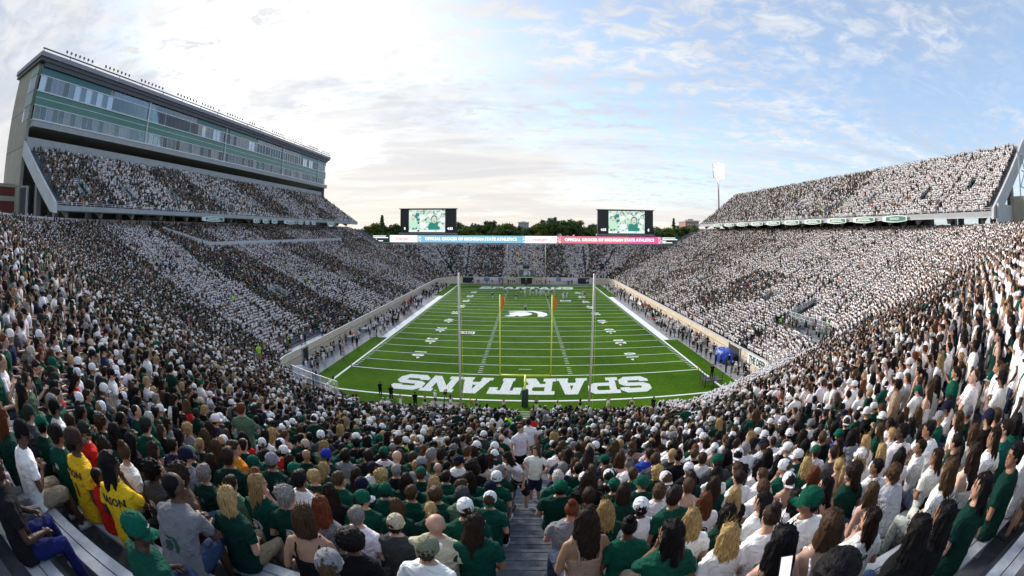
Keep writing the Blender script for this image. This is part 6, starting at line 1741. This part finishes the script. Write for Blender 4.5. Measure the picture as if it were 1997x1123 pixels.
# benches and tables along the sidelines
for sd in (-1, 1):
    for k, y in enumerate((34, 42, 50, 58, 66, 74)):
        b_ = empty('team_bench', (sd*29.9, y, 0)); tag(b_, 'long white team bench by the %s wall, %s from the near end' % ('left' if sd < 0 else 'right', ordw(k+1)), 'bench', 'team benches')
        MB().box(-0.2, 0.2, -3, 3, 0.42, 0.48).build('seat', M_WHITE, b_); MB().box(*sorted((sd*0.2, sd*0.26)), -3, 3, 0.5, 0.95).build('backrest', M_WHITE, b_)
        for yy in (-2.8, 0, 2.8): MB().box(-0.2, 0.2, yy-0.05, yy+0.05, 0, 0.42).build('leg', M_STEEL, b_)
    for k, (y, c) in enumerate(((24, M_ORG), (31, M_BLACK), (47, M_BLACK), (60, M_ORG), (88, M_BLACK))):
        b_ = empty('equipment_table', (sd*30.4, y, 0)); tag(b_, 'folding table with gear by the %s wall, %s from the near end' % ('left' if sd < 0 else 'right', ordw(k+1)), 'table', 'sideline tables')
        MB().box(-0.4, 0.4, -1, 1, 0.70, 0.75).build('top', M_WHITE, b_)
        for yy in (-0.9, 0.9): MB().box(-0.35, 0.35, yy-0.03, yy+0.03, 0, 0.70).build('leg', M_STEEL, b_)
        MB().lathe([(0.2, 0), (0.22, 0.5), (0.16, 0.55)], 10, (0, 0.4, 0.75)).build('drink_cooler', c, b_)
# people along both sidelines
sc_ = Crowd(); r2 = random.Random(77)
def sl(x, y, tops, up=True, caps_=None): sc_.add(x, y, 0.0, r2.uniform(0, 6.28), up, 0, r2, TOPC[r2.choice(tops)], caps_, None, r2.choice([(0.012, 0.012, 0.014), (0.6, 0.6, 0.6), (0.3, 0.25, 0.18), (0.02, 0.03, 0.05)]))
for sd in (-1, 1):
    for k in range(190):
        y = r2.uniform(26, 104) if r2.random() < 0.85 else r2.uniform(4, 26)
        x = sd*r2.uniform(26.6, 31.0) if y > 26 else sd*r2.uniform(28.2, 31.0)
        if sd > 0 and 7 < y < 16: continue
        sl(x, y, ['white']*6+['black']*7+['dgreen']*5+['grey']*2+['tan', 'green']+(['red'] if r2.random() < 0.3 else []))
    yy = 62 if sd < 0 else 56
    for k in range(6): sl(sd*(30.2+r2.uniform(-0.5, 0.3)), yy+k*0.8, ['red'])
for k in range(55): sl(27.4+r2.uniform(0, 3.4), 30+r2.uniform(0, 12), ['white'], True, (0.75, 0.75, 0.76))
for k in range(16): sl(-28.6+r2.uniform(-2.2, 0.4), 8+r2.uniform(-5, 10), ['tan', 'cream', 'white', 'dgreen'])
y = 1.0
while y < 27:      # a line of musicians in dark green beside the right grass edge
    sl(27.7+r2.uniform(-0.1, 0.1), y, ['dgreen']); y += 1.9
for k in range(46): sl(29+r2.uniform(-0.8, 2.2), 0.5+r2.uniform(0, 26), ['white', 'white', 'black'], True, (0.75, 0.75, 0.76)) if not 7 < (0.5+k*0.55) < 16 else None
for k in range(34): sl(r2.uniform(-20, 20), 114.4+r2.uniform(-0.5, 1.2), ['black', 'black', 'white', 'red', 'dgreen'])
sc_.build('sideline_crowd', 'staff, photographers and reserve players standing along the sidelines', 'crowd')
# far wall: dark panels, advertising boards, tunnel canopy
def board(x0, x1, mt, lab, z0=0.15, z1=2.2, txt=None):
    o = MB().box(x0, x1, 116.78, 116.95, z0, z1).build('advertising_board', mt); tag(o, lab, 'board', 'boards on the far wall')
    if txt: text_obj(txt, 1.15, M_RAIL, o, Matrix.Translation(((x0+x1)/2, 116.75, 1.2)) @ TXT, bold=0.05)
    return o
M_ADW = mat('ad_white', (0.74, 0.62, 0.70), 0.6); M_ADB = mat('ad_blue', (0.16, 0.24, 0.45), 0.6)
board(-30.5, -19.6, M_BLACK, 'dark board on the left of the far wall'); board(19.4, 30.8, M_BLACK, 'dark board lettered SPARTANS on the right of the far wall', 0.15, 2.2, 'SPARTANS')
xs_ = [(-19.4, -15.8, 0), (-15.7, -13.6, 1), (-13.5, -10.4, 0), (-10.3, -8.4, 1), (7.9, 11.2, 0), (11.3, 13.0, 1), (13.1, 16.2, 0), (16.3, 19.2, 0)]
for k, (a, b, c) in enumerate(xs_): board(a, b, (M_ADW, M_ADB)[c], '%s advertising board on far wall, %s from the left' % (('pinkish white', 'blue')[c], ordw(k+1)), 1.05, 2.2)
tn_ = empty('field_tunnel', (0, 116.6, 0)); tag(tn_, 'dark tunnel entrance with helmet banner in the far wall', 'tunnel')
MB().box(-1.9, 2.2, -0.12, 0.1, 0, 2.3).build('opening', M_DARK, tn_); MB().box(-2.6, 2.9, -0.5, 2.0, 2.75, 5.4).build('canopy', mat('canopy_grey', (0.13, 0.14, 0.15), 0.6), tn_); MB().box(-2.8, 3.1, -0.6, 2.1, 2.5, 2.74).build('canopy_edge', M_STEEL, tn_)  # tunnel mouth is a flat slab with its inner shade painted on
for pts in HEL:
    me = glyph_mesh([pts], 0.30, 0.24, M_RAIL); o = link('helmet_emblem', me, tn_, (0.15, -0.53, 4.0)); o.rotation_euler = (math.pi/2, 0, 0)
# ------------------------------------------------------------------ stair openings in the lower bowl, with railings
def portal(P0, ax, out, hw, L, zf, lab, depth=2.2, grow=True):
    """P0 front middle; ax along the row; out away from the field"""
    o = empty('stair_portal', (P0[0], P0[1], zf)); tag(o, lab, 'stair opening', 'stair openings in the lower bowl')
    ax, out = Vector((*ax, 0)), Vector((*out, 0)); up = Vector((0, 0, 1)); sl_ = SLOPE*L if grow else 0.0
    A = [ax*s*hw+out*t for s, t in ((-1, 0), (1, 0), (1, L), (-1, L))]
    pit = MB(); th = 0.14
    pit.hexa([a-up*depth for a in A]+[a-up*(depth-0.1) for a in A])
    pit.hexa([A[3]-up*depth, A[2]-up*depth, A[2]+out*th-up*depth, A[3]+out*th-up*depth, A[3]+up*(sl_+0.15), A[2]+up*(sl_+0.15), A[2]+out*th+up*(sl_+0.15), A[3]+out*th+up*(sl_+0.15)])
    for s in (0, 1):
        e = ax*(-th if s == 0 else th); a, b = (A[0], A[3]) if s == 0 else (A[1], A[2])
        pit.hexa([a-up*depth, b-up*depth, b+e-up*depth, a+e-up*depth, a+up*0.15, b+up*(sl_+0.15), b+e+up*(sl_+0.15), a+e+up*0.15])
    pit.build('pit_wall', M_GREENP, o)
    for a, b in ((A[0], A[3]), (A[1], A[2])):
        r_ = MB(); rail_run(r_, a+up*0.15, b+up*(sl_+0.15), 1.1, 1.2, 4, 0.07); r_.build('side_railing', M_RAIL, o)
    r_ = MB(); rail_run(r_, A[3]+up*(sl_+0.15), A[2]+up*(sl_+0.15), 1.1, 1.2, 4, 0.07); r_.build('back_railing', M_RAIL, o)
    return o
cn = {-1: 0, 1: 0}
for ps, py, hw, d0, d1 in PORTALS:
    cn[ps] += 1; P0 = (ps*(31.7+d0), py)
    portal(P0, (0, 1), (ps, 0), hw, d1-d0, floor_z(d0), 'stair opening with white railings in lower %s stand, %s from the near end' % ('left' if ps < 0 else 'right', ordw(cn[ps])))
for k, x in enumerate(FAR_PORTALS): portal((x, 117+7.2), (1, 0), (0, 1), 1.35, 3.9, floor_z(7.2), 'stair opening with railings in the far stand, %s from the left' % ordw(k+1))
def rail_thing(lab, runs, pick=0.0, h=1.1):
    mb = MB()
    for a, b in runs: rail_run(mb, a, b, h, 1.3, 4 if not pick else 2, 0.06, pick)
    o = mb.build('railing', M_RAIL); tag(o, lab, 'railing', 'railings in the lower bowl'); return o
zc = floor_z(18.4)
for sx_, nm_ in ((-1, 'left'), (1, 'right')): rail_thing('white railing on the %s of the opening below the near stairs' % nm_, [((sx_*1.5, -27.5, zc), (sx_*0.6, -27.5, zc)), ((sx_*1.5, -27.5, zc), (sx_*1.5, -24.4, zc-1.1))], 0.14)
zl = floor_z(9.6)
rail_thing('white picket railing in the crowd at the near left of the field', [((-21.2, -12.9, zl+0.5), (-18.2, -14.3, zl+0.5)), ((-18.2, -14.3, zl+0.5), (-15.2, -15.6, zl+0.5)), ((-21.2, -12.9, zl+0.5), (-20.2, -10.8, zl-0.4))], 0.16, 1.2)
zr = floor_z(8.5)
for k, (y0, y1) in enumerate(((-3, 5.2), (6, 14))):
    rail_thing('long white railing above the walkway in right stand, %s from the near end' % ordw(k+1), [((31.7+10.9, y0, floor_z(10.9)), (31.7+10.9, y1, floor_z(10.9)))], 0.18, 1.2)
    rail_thing('long white railing below the walkway in right stand, %s from the near end' % ordw(k+1), [((31.7+7.2, y0, floor_z(7.2)), (31.7+7.2, y1, floor_z(7.2)))], 0.0, 1.0)
wk = MB().box(31.7+7.5, 31.7+10.7, -3, 14, floor_z(7.4)-0.6, floor_z(8.6)).build('walkway', M_LIGHT); tag(wk, 'pale concrete walkway platform in the right lower stand', 'platform')
wk = MB().box(-31.7-4.4, -31.7-0.3, 6.2, 18.3, 1.0, 2.05).build('walkway', M_LIGHT); tag(wk, 'pale concrete platform above the left field wall', 'platform')
rail_thing('white railing behind the platform on the left field wall', [((-31.7-4.5, 6.2, 2.05), (-31.7-4.5, 18.3, 2.05)), ((-31.7-4.5, 6.2, 2.05), (-31.7-10, 5.6, 4.6))], 0.0, 1.15)
rail_thing('sloping white handrail beside the aisle in left lower stand', [((-31.7-5.5, 9.6, floor_z(5.5)), (-31.7-14, 10.2, floor_z(14))), ((-31.7-5.5, 8.2, floor_z(5.5)), (-31.7-14, 8.8, floor_z(14)))], 0.0, 1.1)
rail_thing('white railing along the top of the near field wall, behind the cheerleaders', [((-3.0, -9.1, 1.75), (3.0, -9.1, 1.75))], 0.0, 0.7)
rail_thing('white railing along the top of the near field wall, right of the cheerleaders', [((9.5, -9.1, 1.75), (15.6, -9.1, 1.75))], 0.0, 0.7)
# people on the walkways, stewards in lime vests
for x, y, z, tp_ in [(41.2, 1.0, floor_z(8.6), 'lime'), (40.6, 9.5, floor_z(8.6), 'lime'), (40.0, 12.0, floor_z(8.6), 'lime'), (41.5, -2.0, floor_z(8.6), 'lime'), (-34, 8.0, 2.05, 'lime'), (-34.6, 13, 2.05, 'lime'), (-44, -9.8, floor_z(12.3), 'lime'), (-46, 10, floor_z(15), 'lime'), (-24.5, -13.5, floor_z(14), 'lime'), (-16.2, -14.2, zl+0.1, 'lime'), (0.62, -25.6, zc-1.0, 'lime'), (-0.9, -25.2, zc-1.1, 'lime'), (-18, -14.0, zl+0.1, 'blue'), (-48, 40, floor_z(16.3), 'lime')]:
    cr.add(x, y, z, r2.uniform(0, 6.28), True, 0, r2, TOPC[tp_])
for k in range(26): cr.add(39.4+r2.uniform(0, 3), -2.5+r2.uniform(0, 16), floor_z(8.6), r2.uniform(0, 6.28), True, 0.3, r2)
for k in range(18): cr.add(-32.8-r2.uniform(0, 3), 6.6+r2.uniform(0, 11.4), 2.05, math.pi/2*-1+r2.uniform(-0.5, 0.5), True, 0.3, r2)
# people on the near stairs
def on_stairs(x, y, rz, sp, lab, sc=1.0): return field_person(x, y, rz, sp, lab, 'people on the stairs', sc, floor_z(-9-y))
on_stairs(-0.12, -40.1, math.pi-0.9, dict(hair='wavy', hairc='dark', cap=None, top='white', tank=False, skin='lt', pose='TW', legs='shorts', legc=(0.02, 0.022, 0.024), wx=0.9), 'dark-haired person in white top and black shorts leaning forward on the stairs', 0.92)
on_stairs(0.2, -39.5, math.pi-0.3, dict(hair='long', hairc='brown', cap=None, top='white', skin='lt', pose='T5', legs='shorts', wx=0.9), 'long-haired person in white tee facing up the stairs', 0.86)
on_stairs(-0.15, -36.6, math.pi+0.6, dict(hair='short', hairc='auburn', cap=None, top='white', skin='lt', pose='T1', wx=1.0), 'red-haired person in white tee further down the stairs', 1.02)
on_stairs(0.08, -34.6, 0.1, dict(hair='short', hairc='dark', cap=None, top='white', skin='lt', pose='T1', wx=1.05), 'person in white tee seen from behind going down the stairs', 1.05)
on_stairs(-0.25, -32.6, 0.2, dict(hair='short', hairc='dark', cap='green', top='dgreen', skin='lt', pose='T1', wx=1.15), 'person in green cap and dark tee low on the stairs', 1.05)
on_stairs(0.28, -30.9, 0.5, dict(hair='full', hairc='black', cap=None, top='red', skin='md', pose='T3', wx=1.0), 'person in red tee near the opening below the stairs', 1.0)
on_stairs(-0.2, -29.3, 0.4, dict(hair='long', hairc='blonde', cap=None, top='black', skin='lt', pose='T1', wx=0.92), 'blonde person in black tee by the railed stair opening', 0.98)
# phone in a raised hand at the lower right
if 'phone' in SPECIAL:
    hp_ = SPECIAL['phone']; bpy.context.view_layer.update()
    ph = empty('phone'); tag(ph, 'smartphone with a bright white screen held up at the bottom right', 'phone')
    ph.matrix_world = hp_.matrix_world @ Matrix.Translation((-0.155, 0.335, 1.075)) @ Matrix.Rotation(R(-32), 4, 'X') @ Matrix.Rotation(R(-12), 4, 'Z')
    MB().box(-0.036, 0.036, -0.004, 0.004, -0.075, 0.075).build('case', M_BLACK, ph); MB().quad((-0.033, -0.0046, -0.071), (0.033, -0.0046, -0.071), (0.033, -0.0046, 0.071), (-0.033, -0.0046, 0.071)).build('display', emis('phone_display', (0.9, 0.92, 0.98), 0.6), ph)

cr.build('crowd', 'dense crowd in dark green and white filling the stands', 'crowd')
print('crowd', len(cr.p), 'people', len(people))
